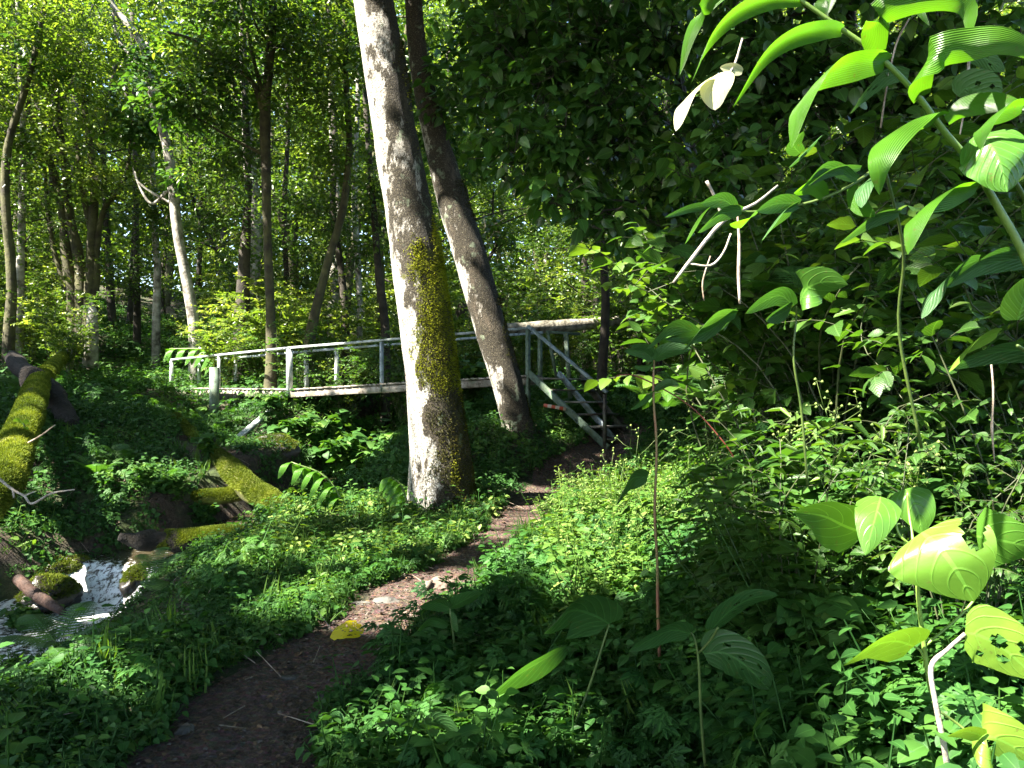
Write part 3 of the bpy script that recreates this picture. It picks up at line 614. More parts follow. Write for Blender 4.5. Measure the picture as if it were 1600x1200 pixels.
st = MB(); a, b = pxpath([(141,575,24),(143,536,20),(144,510,17),(145,488,15),(142,470,6)], 20); st.tube(a, b, 12, .1); tag(st.build("tree_stump", BARK['pale'], loc=a[0], smooth=True), "short pale stump at the foot of the many stemmed tree", "stump")

# ------------------------------------------------------------------ lying logs, rocks, sticks
def log(name, label, pts, r, bark, mossn=0, mosscond=None, msize=.03, m=None, n=22, cat="log", bumpv=.10, bs=2.5, limbs=()):
    pts, r = smooth_path(np.array(pts), np.array(r), 6); t = thing(name, label, cat, pts[0]); b = MB(); b.tube(pts, r, n, bumpv, bs); b.build("wood", bark, t, smooth=True)
    for lp, lr in limbs:
        lp, lr = smooth_path(np.array(lp), np.array(lr), 5); b = MB(); b.tube(lp, lr, 7, .08, 4); b.build("broken_branch", BARK['dry'], t, smooth=True)
    if mossn:
        p, q, _ = moss_on(pts, r, mossn, msize); k = mosscond(p, q); p = p[k]; q = q[k]; b = MB()
        tufts(b, p+q*.012, q, msize, np.clip(.45+.5*noise(p, 4)+.2*noise(p, 11)+rng.normal(size=len(p))*.12, 0, 1)); b.build("moss", m or G['moss'], t)
    return t
MB_ = simple("moss_wood", (.05, .055, .012), .95, sc=6, c2=(.14, .15, .02), b_s=1, b_d=.03)
log("fallen_log", "long moss covered fallen log running up the left bank from the frame edge", [P(-40,800,6.9),P(5,752,7.6),P(24,700,8.7),P(44,650,10),P(58,605,12),P(74,583,14),P(92,565,16.5),P(118,546,19)],
    [.175, .17, .165, .16, .15, .13, .12, .09], MB_, 150000, lambda p, q: q[:, 2]+.6*noise(p, 3)+.3*noise(p, 8) > -.1, .033, m=G['mossl'], bumpv=.22, bs=3.2,
    limbs=[([P(28,700,8.6), P(60,683,8.4), P(86,664,8.3)], [.012, .01, .006])])
log("forked_log", "mossy forked dead branch lying on the far bank below the bridge", [np.array(q_)+[0,0,.11] for q_ in (P(275,660,13.2), P(300,690,12.2), P(335,722,11.2),P(362,748,10.6),P(390,778,10.1),P(418,796,9.7),P(446,818,9.2))],
    [.05, .07, .1, .14, .15, .15, .13], MB_, 60000, lambda p, q: (q[:, 2]+.8*noise(p, 2.6) > .05), .03, bumpv=.15)
log("mossy_branch", "bent mossy branch stub meeting the forked dead branch at its left", [P(268,822,9.7),P(272,800,9.9),P(286,782,10.1),P(320,778,10.15),P(352,776,10.2),P(378,770,10.25)],
    [.07, .075, .08, .09, .09, .1], MB_, 40000, lambda p, q: q[:, 2]+.6*noise(p, 3) > -.3, .028, bumpv=.15)
log("broken_log", "dark rotten log with splintered left end bridging the stream, moss on its right half", [P(186,838,8.0),P(215,844,8.1),P(250,846,8.2),P(300,844,8.2),P(350,840,8.1),P(385,842,8.0)],
    [.035, .085, .10, .10, .11, .10], simple('rotten_bark', (.005, .004, .003), .95, sc=9, c2=(.03, .024, .016), b_s=1, b_d=.05), 60000, lambda p, q: (p[:, 0]+.12*noise(p, 9) > P(256,0,8.2)[0]) & (q[:, 2]+.6*noise(p, 3) > -.1), .026, bumpv=.35, bs=7)
log("leaning_stump", "short dark stick stump standing upright in the herbs below the broken log", [P(349,955,6.6)+[0,0,-.1],P(349,935,6.6),P(347,900,6.6)], [.05, .045, .04], BARK['dark'], cat="stump", n=12, bumpv=.2, bs=8)
log("fallen_log", "pale trunk lying level behind the top of the bridge steps", [P(770,512,15.4),P(800,513,15.6),P(850,511,16.0),P(900,508,16.4),P(950,503,16.8),P(1000,497,17.2),P(1080,487,17.8)], [.1, .11, .13, .13, .12, .11, .1], simple("trunk_lying", (.04,.035,.022), .9, sc=7, c2=(.30,.28,.22), b_s=.8, b_d=.02), cat="log")
log("fallen_log", "dark reddish dead log sticking out of the stream below the little fall", [P(28,905,7.6),P(50,925,7.3),P(72,940,7.1),P(98,956,6.9)], [.05, .055, .05, .03], simple("red_wood", (.02,.009,.006), .7, sc=8, c2=(.07,.032,.02), b_s=1, b_d=.04), n=14, bumpv=.2, bs=7)
log("root_plate", "dark rotten root plate propped under the mossy log on the left bank", [P(20,560,13.4), P(60,600,12.6),P(84,622,12.2),P(104,652,11.8),P(112,668,11.5)], [.16, .2, .18, .15, .1], simple("rot", (.005,.004,.003), .95, sc=6, c2=(.02,.014,.01), b_s=1, b_d=.05), cat="dead roots", bumpv=.35, bs=3)
def rock(name, label, c, r, m, seed, cat="rock", mossn=0):
    n, k = 44, 26; th = np.linspace(0, 2*pi, n, endpoint=False); ph = np.linspace(-pi/2, pi/2, k)
    q = np.array([[cos(p)*cos(t), cos(p)*sin(t), sin(p)] for p in ph for t in th]); c = np.array(c); r = np.array(r)
    d = 1+.28*noise(q+seed*7.3, 1.6)+.14*noise(q+seed, 4)+.07*noise(q+seed, 9); V = c+q*r*d[:, None]; b = MB()
    i = (np.arange(k-1)[:, None]*n); j = np.arange(n)[None]; j2 = (j+1) % n
    b.addarr(V, np.stack([i+j, i+j2, i+n+j2, i+n+j], -1).reshape(-1, 4), np.zeros((len(V), 3)))
    if not mossn: return tag(b.build(name, m, loc=c, smooth=True), label, cat)
    t = thing(name, label, cat, c); b.build("stone", m, t, smooth=True)
    q = unit(rng.normal(size=(mossn, 3))); q = q[q[:, 2] > -.2]; d = 1+.28*noise(q+seed*7.3, 1.6)+.10*noise(q+seed, 4); p = c+q*r*d[:, None]
    kk = q[:, 2]+.5*noise(p, 3) > .1; b = MB(); tufts(b, p[kk], q[kk], .03, np.clip(.5+.5*noise(p[kk], 5), 0, 1)); b.build("moss", G['moss'], t)
R_D = simple("wet_rock", (.008, .007, .006), .3, sc=6, c2=(.03, .025, .018), b_s=.6, b_d=.02)
R_G = simple("grey_rock", (.035, .034, .03), .85, sc=9, c2=(.10, .095, .085), b_s=.6)
rock("boulder", "moss topped boulder on the far bank right of the diagonal bridge braces", P(430,706,12.3), (.42, .35, .24), R_G, 1, mossn=30000)
rock("boulder", "dark wet boulder left of the little waterfall", P(80,930,7.6), (.25, .3, .17), R_D, 2, mossn=9000)
rock("boulder", "brown wet boulder just above the little waterfall on its left", P(95,888,8.3), (.30, .25, .13), R_D, 3, mossn=12000)
rock("boulder", "dark boulder at the right side of the little waterfall", P(216,912,7.9), (.14, .24, .16), R_D, 4, mossn=9000)
rock("boulder", "dark rock in the middle of the stream bed behind the waterfall lip", P(150,868,8.7), (.14, .16, .06), R_D, 8)
def onp(px, py, d, up=.0):
    p = P(px, py, d); p[2] = hz(p[0], p[1])+up; return p
rock("path_stone", "flat grey stone on the left edge of the path at the bottom", onp(288,1140,3.25), (.045, .07, .035), R_G, 5, "stone")
rock("path_stone", "rounded stone half sunk in the path in the sunny patch", onp(685,915,5.7), (.13, .10, .07), simple("brown_stone", (.10,.07,.055), .9, c2=(.2,.15,.12)), 6, "stone")
rock("path_stone", "pale flat stone where the herbs meet the sunny path", onp(602,938,5.3), (.10, .08, .03), R_G, 7, "stone")
for j, (px, py, d, s, lab) in enumerate([(450,1060,3.9,.05,"thin grey slate chip on the shaded path"),(500,1085,3.7,.035,"small grey chip right of the slate on the shaded path"),(565,935,5.3,.05,"small pale stone left of the sunny path patch"),(640,955,5.0,.05,"brown stone in the sunny path patch nearest the viewer"),(770,820,7.7,.08,"flat brown stone where the path narrows beside the herbs")]):
    rock("path_stone", lab, onp(px, py, d), (s*1.5, s, s*.45), R_G if j < 3 else simple("brown_stone2", (.09,.06,.05), .9, c2=(.2,.14,.11)), 20+j, "stone")
def stick_(name, label, L, mtl, cat="twig", n=7):
    pts = np.array([P(a, b, d) for a, b, w, d in L]); r = np.array([w/2/F*d for a, b, w, d in L]); pts, r = smooth_path(pts, r, 4); b = MB(); b.tube(pts, r, n, .12, 9)
    return tag(b.build(name, mtl, loc=pts[0], smooth=True), label, cat)
PALE = simple("bleached_twig", (.2, .17, .13), .8, sc=20, c2=(.45, .40, .34))
def stick_g(name, label, Ls, mtl, cat="twig"):
    p0 = P(Ls[0][0][0], Ls[0][0][1], Ls[0][0][3]); t = thing(name, label, cat, p0)
    for k, L in enumerate(Ls):
        pts = np.array([P(a, b, d) for a, b, w, d in L]); r = np.array([w/2/F*d for a, b, w, d in L]); pts, r = smooth_path(pts, r, 4); b = MB(); b.tube(pts, r, 7, .12, 9); b.build("shoot" if k == 0 else "side_shoot", mtl, t, smooth=True)
    return t
stick_g("dead_twig", "bleached forked twig jutting over the stream at the left edge", [[(-5,745,5,6.6),(20,765,4,6.5),(38,775,4,6.4),(50,787,4,6.4),(80,771,3,6.3),(116,765,2,6.2)],[(20,765,3,6.5),(22,778,3,6.5)],[(38,775,3,6.4),(54,768,2,6.4)]], PALE)
stick_("path_twig", "thin dark stick lying on the sunny path", [(655,937,4,5.5),(662,925,7,5.55),(668,917,7,5.6),(675,907,4,5.65)], BARK['twig'])

# ------------------------------------------------------------------ crowns
def clump_leaves(mb, C, k, rad, size, tpl, out=None, droop=.25, tmean=.45, flat=.5, cull=True, tw=True, twr=.004):
    C = np.asarray(C); n = len(C)
    if n == 0: return
    ct = np.clip(rng.normal(tmean, .2, n), 0, 1)
    idx = np.repeat(np.arange(n), k); m = len(idx)
    off = unit(rng.normal(size=(m, 3)))*(rng.random(m)**.5)[:, None]*rad; off[:, 2] *= .6
    p = C[idx]+off
    if cull:
        kk = ~in_beam(p, grow=size*.7); p = p[kk]; off = off[kk]; idx = idx[kk]; m = len(idx)
        if m == 0: return
    d = unit(off)+rng.normal(size=(m, 3))*.5; d[:, 2] = d[:, 2]*.5-droop
    nrm = np.tile([0, 0, 1.0], (m, 1))+rng.normal(size=(m, 3))*flat
    sz = size*rnd(.6, 1.25, m)
    mb.scatter(tpl, frames(d, nrm, sz), p, np.clip(ct[idx]+rng.normal(size=m)*.12, 0, 1))
    if tw:
        a = C[idx][::4]-[0, 0, rad*.3]; twigs(TWB, a, p[::4], twr)
TWB = MB()
def flush_twigs(name, m, parent):
    global TWB
    if TWB.V: TWB.build(name, m, parent)
    TWB = MB()
def ell(c, r, n, shell=.35):
    q = unit(rng.normal(size=(n, 3)))*(rng.random(n)**shell)[:, None]; return np.asarray(c)+q*np.asarray(r)

# high canopy: leaf clumps added to shape the shade, dealt out to nearest trees
SH = [('main', main_t, np.array([-3.5, 9.0, 11])), ('sec', sec_t, np.array([-1.5, 12.5, 12])), ('fork', ID['fork'][0], np.array([-6, 16, 12])), ('white', ID['white'][0], np.array([-10, 17.5, 12])),
      ('multi', ms, np.array([-12.5, 21, 10])), ('l2', ID['l2'][0], np.array([-14, 18.5, 12]))]
def outer_tree(name, label, x, y, h, lean):  # unseen tree, added to carry shade-casting crown clumps
    z = hz(x, y); t = thing(name, label, "tree", (x, y, z)); b = MB()
    pts, r = smooth_path(np.array([(x, y, z-.2), (x+lean[0]*.3, y+lean[1]*.3, z+h*.4), (x+lean[0], y+lean[1], z+h)]), np.array([.28, .2, .1]), 5); b.tube(pts, r, 12, .08); b.build("trunk", BARK['moss'], t, smooth=True)
    return t
ot = [outer_tree("added_shade_tree", "unseen tree added left of the frame to shade the path", -9.0, 3.5, 11, (1, .5)),
      outer_tree("added_shade_tree", "unseen tree added on the far bank left of the frame to shade the mossy log", -12.5, 9.5, 12, (.5, 0)),
      outer_tree("added_shade_tree", "unseen tree added behind the viewer to shade the near herbs", -5.5, -5.0, 11, (.5, .5))]
SH += [('o1', ot[0], np.array([-8, 4, 11])), ('o2', ot[1], np.array([-13, 10, 12])), ('o3', ot[2], np.array([-5, -5, 11]))]
n_ = 21000
Q = np.c_[rnd(-24, 8, n_), rnd(-15, 27, n_), rnd(8.8, 14.5, n_)]
above = (Q[:, 2] > 1.6+.5*Q[:, 1]+.9) | (np.abs(Q[:, 0]) > .667*Q[:, 1]+.9) | (Q[:, 1] < 0)
keep = above | (rng.random(n_) < .20)
clear = ((Q[:, 0]-Q[:, 1]*.05 > 1.5) & (rng.random(n_) < .35)) | ((Q[:, 1] > 13.5) & (rng.random(n_) < .78))
Q = Q[keep & ~clear]
cen = np.array([c for *_, c in SH]); own = np.argmin(np.linalg.norm((Q[:, None]-cen[None])*[1, 1, .4], axis=-1), axis=1)
for j, (_, t, c) in enumerate(SH):
    q = Q[own == j]; b = MB(); clump_leaves(b, q, 24, .62, .26, TS, tmean=.4, tw=False); a = q[::25]; lim = MB(); twigs(lim, np.repeat((c-[0, 0, 1.5])[None], len(a), 0), a, .03); b.merge(lim); b.build("crown", [G['broad'], BARK['dark']], t)  # crown clumps added as sun blockers, mostly out of view

# crowns seen between the trunks: (owner, px, py, d, rx, ry, rz, clumps, material, leaf size)
CR = [
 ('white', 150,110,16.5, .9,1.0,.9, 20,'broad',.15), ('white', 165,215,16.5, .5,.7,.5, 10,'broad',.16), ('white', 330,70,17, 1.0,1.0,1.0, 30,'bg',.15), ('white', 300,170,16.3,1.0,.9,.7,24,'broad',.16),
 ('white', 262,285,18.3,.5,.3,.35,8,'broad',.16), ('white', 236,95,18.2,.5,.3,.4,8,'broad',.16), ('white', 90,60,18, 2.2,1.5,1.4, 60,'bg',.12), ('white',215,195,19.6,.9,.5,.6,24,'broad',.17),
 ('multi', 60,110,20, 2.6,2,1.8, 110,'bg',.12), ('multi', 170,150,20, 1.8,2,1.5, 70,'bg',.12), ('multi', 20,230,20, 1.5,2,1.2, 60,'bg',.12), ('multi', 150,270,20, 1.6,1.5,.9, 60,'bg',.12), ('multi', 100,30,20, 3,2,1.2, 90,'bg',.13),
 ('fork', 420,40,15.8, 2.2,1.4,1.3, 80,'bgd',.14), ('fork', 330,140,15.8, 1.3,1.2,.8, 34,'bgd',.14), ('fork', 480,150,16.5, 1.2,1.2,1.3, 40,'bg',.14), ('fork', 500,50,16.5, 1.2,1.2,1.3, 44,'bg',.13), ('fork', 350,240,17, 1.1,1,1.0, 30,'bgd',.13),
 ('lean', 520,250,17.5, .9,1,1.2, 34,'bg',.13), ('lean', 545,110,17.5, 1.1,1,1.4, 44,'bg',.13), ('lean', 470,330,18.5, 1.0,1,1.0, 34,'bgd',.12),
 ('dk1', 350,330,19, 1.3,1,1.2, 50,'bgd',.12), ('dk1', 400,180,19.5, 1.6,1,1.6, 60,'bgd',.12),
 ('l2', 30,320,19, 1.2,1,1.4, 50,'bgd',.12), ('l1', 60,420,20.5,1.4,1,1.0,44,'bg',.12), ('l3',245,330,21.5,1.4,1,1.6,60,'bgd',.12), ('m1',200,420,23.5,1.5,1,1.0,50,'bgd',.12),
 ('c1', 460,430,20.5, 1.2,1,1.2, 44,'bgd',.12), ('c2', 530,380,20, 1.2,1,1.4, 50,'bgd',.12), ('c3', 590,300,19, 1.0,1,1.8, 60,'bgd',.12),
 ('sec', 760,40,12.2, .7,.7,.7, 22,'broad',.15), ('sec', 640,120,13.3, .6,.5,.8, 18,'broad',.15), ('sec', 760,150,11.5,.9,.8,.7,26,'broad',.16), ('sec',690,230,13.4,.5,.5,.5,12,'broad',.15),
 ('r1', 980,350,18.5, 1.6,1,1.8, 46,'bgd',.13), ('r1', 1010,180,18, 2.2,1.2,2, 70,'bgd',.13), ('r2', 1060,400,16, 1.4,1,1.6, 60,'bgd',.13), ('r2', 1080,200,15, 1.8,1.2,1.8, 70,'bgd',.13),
]
by = {}
for r_ in CR: by.setdefault((r_[0], r_[8]), []).append(r_)
OWN = {k: v[0] for k, v in ID.items()}; OWN['sec'] = sec_t; OWN['main'] = main_t
for (ow, mt), L in by.items():
    b = MB()
    for (_, px, py, d, rx, ry, rz, n, _m, sz) in L:
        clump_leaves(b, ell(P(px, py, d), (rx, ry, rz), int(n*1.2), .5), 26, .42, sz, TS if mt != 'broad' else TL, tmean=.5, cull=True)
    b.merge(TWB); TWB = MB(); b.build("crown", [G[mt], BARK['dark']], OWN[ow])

# ------------------------------------------------------------------ forest behind: prototypes copied as whole trees
def proto_tree(seed, h, mt, leaf, nclump, zlo):
    global TWB
    t = thing("forest_tree", "", "tree"); x = 0; pts = [(0, 0, -.6)]; a = rng.normal(size=2)*.25
    for z in np.linspace(0, h, 7)[1:]:
        a = a+rng.normal(size=2)*.22; pts.append((a[0]*z/h*3, a[1]*z/h*3, z))
    pts = np.array(pts); r = np.linspace(.15, .03, len(pts))*rnd(.7, 1.2); pts, r = smooth_path(pts, r, 3)
    b = MB(); b.tube(pts, r, 7, .1)
    C = []
    for _ in range(nclump//9):
        z = rnd(zlo, 1.02)*h; i = min(int(z/h*(len(pts)-1)), len(pts)-1); L = rnd(.5, 2.3)*(1.25-abs(z/h-.55)); an = rnd(0, 2*pi)
        e = pts[i]+np.array([cos(an)*L, sin(an)*L, rnd(.1, .9)*L*.6]); mid = (pts[i]+e)/2+[0, 0, .15]
        bp, br_ = smooth_path(np.array([pts[i], mid, e]), np.array([.035, .022, .01]), 3); b.tube(bp, br_, 4, 0)
        C.append(ell(e, (.75, .75, .5), 9, .5))
    b.build("trunk", BARK['dark' if seed % 2 else 'moss'], t, smooth=True)
    C = np.concatenate(C); b = MB(); clump_leaves(b, C, 24, .38, leaf, TS, tmean=.5, cull=False, tw=False, flat=.8); b.build("crown", G[mt], t)
    return t
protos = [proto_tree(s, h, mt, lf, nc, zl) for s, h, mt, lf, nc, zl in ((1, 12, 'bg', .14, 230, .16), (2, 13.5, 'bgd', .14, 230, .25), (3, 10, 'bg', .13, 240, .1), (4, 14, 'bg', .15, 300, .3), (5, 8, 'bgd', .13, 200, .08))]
def place(proto, x, y, s, label, group, first, rot=None, dz=0.0):
    o = proto if first else copy_tree(proto)
    o.location = (x, y, hz(x, y)+dz); o.rotation_euler = (0, 0, rnd(0, 6.28) if rot is None else rot); o.scale = (s, s, s*rnd(.9, 1.15)); o["label"] = label; o["group"] = group; return o
used = [False]*5; cnt = 0; pl = []
tries = 0
bands = [(20.5, 27, 22, "leafy slim tree just behind the bridge among close standing trunks"), (27, 36, 30, "leafy forest tree in the sunlit middle distance beyond the bridge"), (36, 50, 30, "far forest tree closing the view at the back")]
hf = MB(); n_h = 210000; hy = rnd(46, 60, n_h); hx = rnd(-.95, .85, n_h)*hy; hzz = rnd(0, 1, n_h)**.95*(34-(60-hy)*.3)+2
kp = noise(np.c_[hx, hy, hzz], .22)+.4*noise(np.c_[hx, hy, hzz], .7) > -.45; hp_ = np.c_[hx, hy, hzz][kp]; m_ = len(hp_)
hf.scatter(TS, frames(rng.normal(size=(m_, 3))*[1, 1, .4]+[0, 0, -.3], np.tile([0, -.3, 1.0], (m_, 1))+rng.normal(size=(m_, 3))*.6, rnd(.35, .65, m_)), hp_, np.clip(.6+.5*noise(hp_, .3)+rng.normal(size=m_)*.15, 0, 1))
tag(hf.build("hillside_foliage", G['bg']), kind="stuff")
for d0, d1, n, lab in bands:
    k = 0; tries = 0
    while k < n and tries < 3000:
        tries += 1; y = rnd(d0, d1); x = rnd(-.74, .74)*y; px = 800+x/y*F
        if d0 < 22 and (60 < px < 330) and y < 26: continue          # open grassy rise
        if any((x-a)**2+(y-b_)**2 < (1.3 if y < 36 else 1.9)**2 for a, b_ in pl): continue
        if d0 < 30 and 760 < px < 960 and rng.random() < .6: continue
        if d0 < 22: lab = "leafy slim tree behind the bridge, %s" % ("left part of the forest" if px < 560 else ("right part in deep shade" if px > 1000 else "gap behind the two leaning trunks"))
        j = -1
        j = int(rng.integers(5)) if d0 < 36 else int(rng.choice([0, 3, 1])); pl.append((x, y))
        lb_ = ["bright leaved tree", "dark leaved tree", "short bushy tree", "tall high crowned tree", "low dark tree"][j]+' '+("behind the bridge" if d0 < 22 else ("in the middle distance" if d0 < 30 else "closing the view"))+', '+("left edge" if px < 150 else ("left part" if px < 420 else ("left of the thick trunk" if px < 640 else ("gap right of the trunks" if px < 980 else "right part"))))
        place(protos[j], x, y, rnd(.85, 1.2) if d0 < 36 else rnd(1.2, 1.7), lb_, "forest trees behind the bridge", not used[j]); used[j] = True; k += 1

# ------------------------------------------------------------------ shrubs
def shrub_proto(name, h, spread, nstem, leaf, tpl, mt, per=16, wr=.007, alt=True, stemmat='stemd'):
    t = thing(name, "", "shrub"); b = MB(); lv = MB(); Pp = []; Dd = []; Ss = []; Tt = []
    for s in range(nstem):
        an = rnd(0, 2*pi); L = h*rnd(.6, 1.1); sp = spread*rnd(.3, 1)
        pts = np.array([(cos(an)*.08, sin(an)*.08, -.1), (cos(an)*sp*.3, sin(an)*sp*.3, L*.5), (cos(an)*sp*.7, sin(an)*sp*.7, L*.85), (cos(an)*sp*1.15, sin(an)*sp*1.15, L*.95)])+np.r_[np.zeros((1, 3)), rng.normal(size=(3, 3))*.07*h]
        pts, r = smooth_path(pts, np.array([wr, wr*.8, wr*.5, wr*.25]), 5); b.tube(pts, r, 5, 0, cap=False)
        tn = rnd(.2, .8)
        segs = [(pts, per)]
        for _ in range(4):
            i = rng.integers(5, len(pts)-2); a2 = rnd(0, 2*pi); l2 = L*rnd(.15, .32); e = pts[i]+np.array([cos(a2)*l2, sin(a2)*l2, l2*rnd(0, .6)]); q = np.array([pts[i], (pts[i]+e)/2+[0, 0, .03*h], e]); q, qr = smooth_path(q, np.array([wr*.4, wr*.3, wr*.2]), 4)
            b.tube(q, qr, 4, 0, cap=False); segs.append((q, per//2))
        for q, n in segs:
            f = np.linspace(.10 if q is pts else .1, 1, n); ii = f*(len(q)-1); i0 = np.minimum(ii.astype(int), len(q)-2); fr = (ii-i0)[:, None]
            p = q[i0]*(1-fr)+q[i0+1]*fr; tg = unit(q[i0+1]-q[i0]); sd = unit(np.cross(tg, [0, 0, 1.0])+1e-6); sg = np.where(np.arange(n) % 2, 1, -1)[:, None]
            d = sd*sg+tg*.5+rng.normal(size=(n, 3))*.3; d[:, 2] -= .15
            for kk in ((1,) if alt else (1, -1)):
                Pp.append(p); Dd.append(d if kk == 1 else d*[-1, -1, 1]+tg); Ss.append(leaf*rnd(.55, 1.15, n)*(1-.35*f**3)); Tt.append(np.clip(tn+rng.normal(size=n)*.15+f*.15, 0, 1))
    p = np.concatenate(Pp); d = np.concatenate(Dd); s_ = np.concatenate(Ss); tt_ = np.concatenate(Tt)
    nr = np.tile([0, 0, 1.0], (len(p), 1))+rng.normal(size=(len(p), 3))*.35
    lv.scatter(tpl, frames(d, nr, s_), p, tt_)
    b.build("stems", BARK[stemmat], t); lv.build("leaves", G[mt], t); return t
sh = {
 'a': shrub_proto("leafy_shrub", 1.9, 1.25, 12, .13, TSE, 'shrub', 20),
 'b': shrub_proto("leafy_shrub", 1.5, 1.0, 20, .085, TL, 'shrub', 24),
 'c': shrub_proto("leafy_shrub", 2.3, 1.3, 10, .17, TSE, 'shrub', 17),
 'd': shrub_proto("understory_shrub", 1.8, 1.1, 15, .11, TS, 'bg', 20, alt=False),
 'e': shrub_proto("understory_shrub", 2.3, 1.3, 15, .13, TS, 'bgd', 20, alt=False, stemmat='twig'),
 'f': shrub_proto("broadleaf_shrub", .9, .7, 10, .24, TRH, 'herb', 7),
 'g': shrub_proto("narrow_leaved_shrub", 1.7, .9, 12, .17, TSN, 'shrub', 14),
}
shu = {k: False for k in sh}
def put(k, px, py, d, s, label, group=None, onground=True, rot=None, xy=None, dz=0):
    p = P(px, py, d) if xy is None else np.array([xy[0], xy[1], 0]); o = place(sh[k], p[0], p[1], s, label, group or label, not shu[k], rot, dz); shu[k] = True
    if group is None: 
        if "group" in o: del o["group"]
    return o
# understory belt behind the bridge
used_xy = []
LOOK = {'a': "toothed leaf shrub", 'b': "small leaved shrub", 'c': "large leaved shrub", 'd': "bushy shrub with paired leaves", 'e': "dark paired leaf shrub", 'f': "heart leaved low shrub", 'g': "narrow leaved shrub"}
def where(px, d, d0, d1):
    side = next(n for lim, n in ((100, "left edge"), (250, "left of the white tree"), (330, "right of the white tree"), (420, "bridge's left end"), (520, "middle of the bridge"), (640, "left of the thick trunk"), (760, "between the two trunks"), (900, "left of the steps"),
        (1100, "right of the steps"), (1180, "tall thin stem"), (1250, "pale stick"), (1330, "big dark rough leaves"), (1400, "heart shaped leaves"), (1480, "arching stem"), (1560, "quilted leaf"), (9999, "right edge")) if px < lim)
    f = (d-d0)/(d1-d0); return "%s, %s" % (side, "front" if f < .33 else ("middle" if f < .66 else "back"))
def belt(n, d0, d1, p0, p1, kinds, s0, s1, label, group, sep=.7, test=None):
    k = 0; tr = 0
    while k < n and tr < n*40:
        tr += 1; d = rnd(d0, d1); px = rnd(p0, p1); x = (px-800)/F*d
        if any((x-a)**2+(d-b_)**2 < sep**2 for a, b_ in used_xy): continue
        dp, _ = dist_poly(np.array([x]), np.array([d]), PATH); ds, _ = dist_poly(np.array([x]), np.array([d]), STREAM)
        if dp[0] < .9 or ds[0] < .8: continue
        if test and not test(px, d, x): continue
        used_xy.append((x, d)); kk_ = str(rng.choice(list(kinds))); lb_ = LOOK[kk_]+' '+label+', by '+where(px, d, d0, d1); put(kk_, px, 600, d, rnd(s0, s1), lb_, group); k += 1
belt(40, 16.5, 22, 330, 1250, "ddeb", .8, 1.35, "behind the bridge", "undergrowth shrubs behind the bridge", 1.0, lambda px, d, x: d > 14.6-.353*(x+4.26)+1.5)
belt(46, 21, 30, -60, 1500, "dde", .9, 1.5, "between far trunks", "undergrowth shrubs among the far trunks", 1.3, lambda px, d, x: not (130 < px < 290))
belt(26, 30, 48, -60, 1600, "de", 1.5, 2.6, "deep in the forest", "undergrowth shrubs at the back", 2.0)
belt(10, 17, 22, -60, 110, "dde", .6, 1.0, "at the forest edge", "undergrowth shrubs at the left forest edge", 1.0)
belt(16, 12.5, 17, 1070, 1500, "eed", .8, 1.25, "beyond the bridge steps", "dark shrubs right of the bridge steps", .9)
# lit broadleaf plants below and beside the bridge
for j, (px, py, d, s) in enumerate([(470,680,13.4,.8),(540,690,13.2,.9),(590,700,12.9,.8),(500,640,13.9,.8),(610,650,13.8,.8),(430,660,14.4,.6),(560,630,14.6,.9)]):
    put('f', px, py, d, s, ["broadleaf shrub under the bridge just right of the diagonal braces","broadleaf shrub in the middle of the clump under the bridge","broadleaf shrub touching the thick trunk below the bridge deck","broadleaf shrub close under the deck in the left half of the clump","broadleaf shrub close under the deck beside the thick trunk","small broadleaf shrub behind the diagonal braces","broadleaf shrub behind the clump, right under the deck middle"][j], "broadleaf shrubs under the bridge")
for j, (px, d, s) in enumerate([(520,15.3,1.1),(570,15.2,1.15),(640,15,1.1),(700,15,1.1),(470,15.8,1.0),(740,15,1.0)]):
    put('f' if j % 2 else 'b', px, 600, d, s, ["leafy plant behind the bridge railing at the fourth post","leafy plant behind the bridge railing left of the thick trunk","leafy plant behind the bridge railing hidden by the thick trunk","leafy plant behind the bridge railing between both trunks","leafy plant behind the bridge railing right of the forked tree","leafy plant behind the bridge railing at the second trunk"][j], "broadleaf plants behind the bridge railing")
for j, (px, d, s) in enumerate(((320,19.4,1.0),(365,18.6,.9),(400,18.2,.85),(345,20,1.1))):
    put('b', px, 600, d, s, ["sunlit pale shrub above the bridge's first railing bay","sunlit pale shrub left of the forked tree","sunlit pale shrub touching the forked tree's foot","tallest sunlit pale shrub behind the bridge's left end"][j], "pale sunlit shrubs by the bridge")
# right bank thicket
belt(50, 3.2, 8.5, 1085, 1720, "aaaccccgf", .75, 1.15, "in the bank thicket", "thicket shrubs on the right bank", .40, lambda px, d, x: x > 1.35 and px > 1175 and not (1330 < px < 1600 and 3.6 < d < 4.6 and rng.random() < .6))
belt(22, 8.5, 12.5, 1130, 1600, "aeebc", .9, 1.3, "deep in the thicket", "shrubs deep in the right thicket", .6)
belt(9, 2.6, 3.7, 1230, 1700, "bfg", .42, .6, "low on the near bank", "low front shrubs on the right bank", .4)
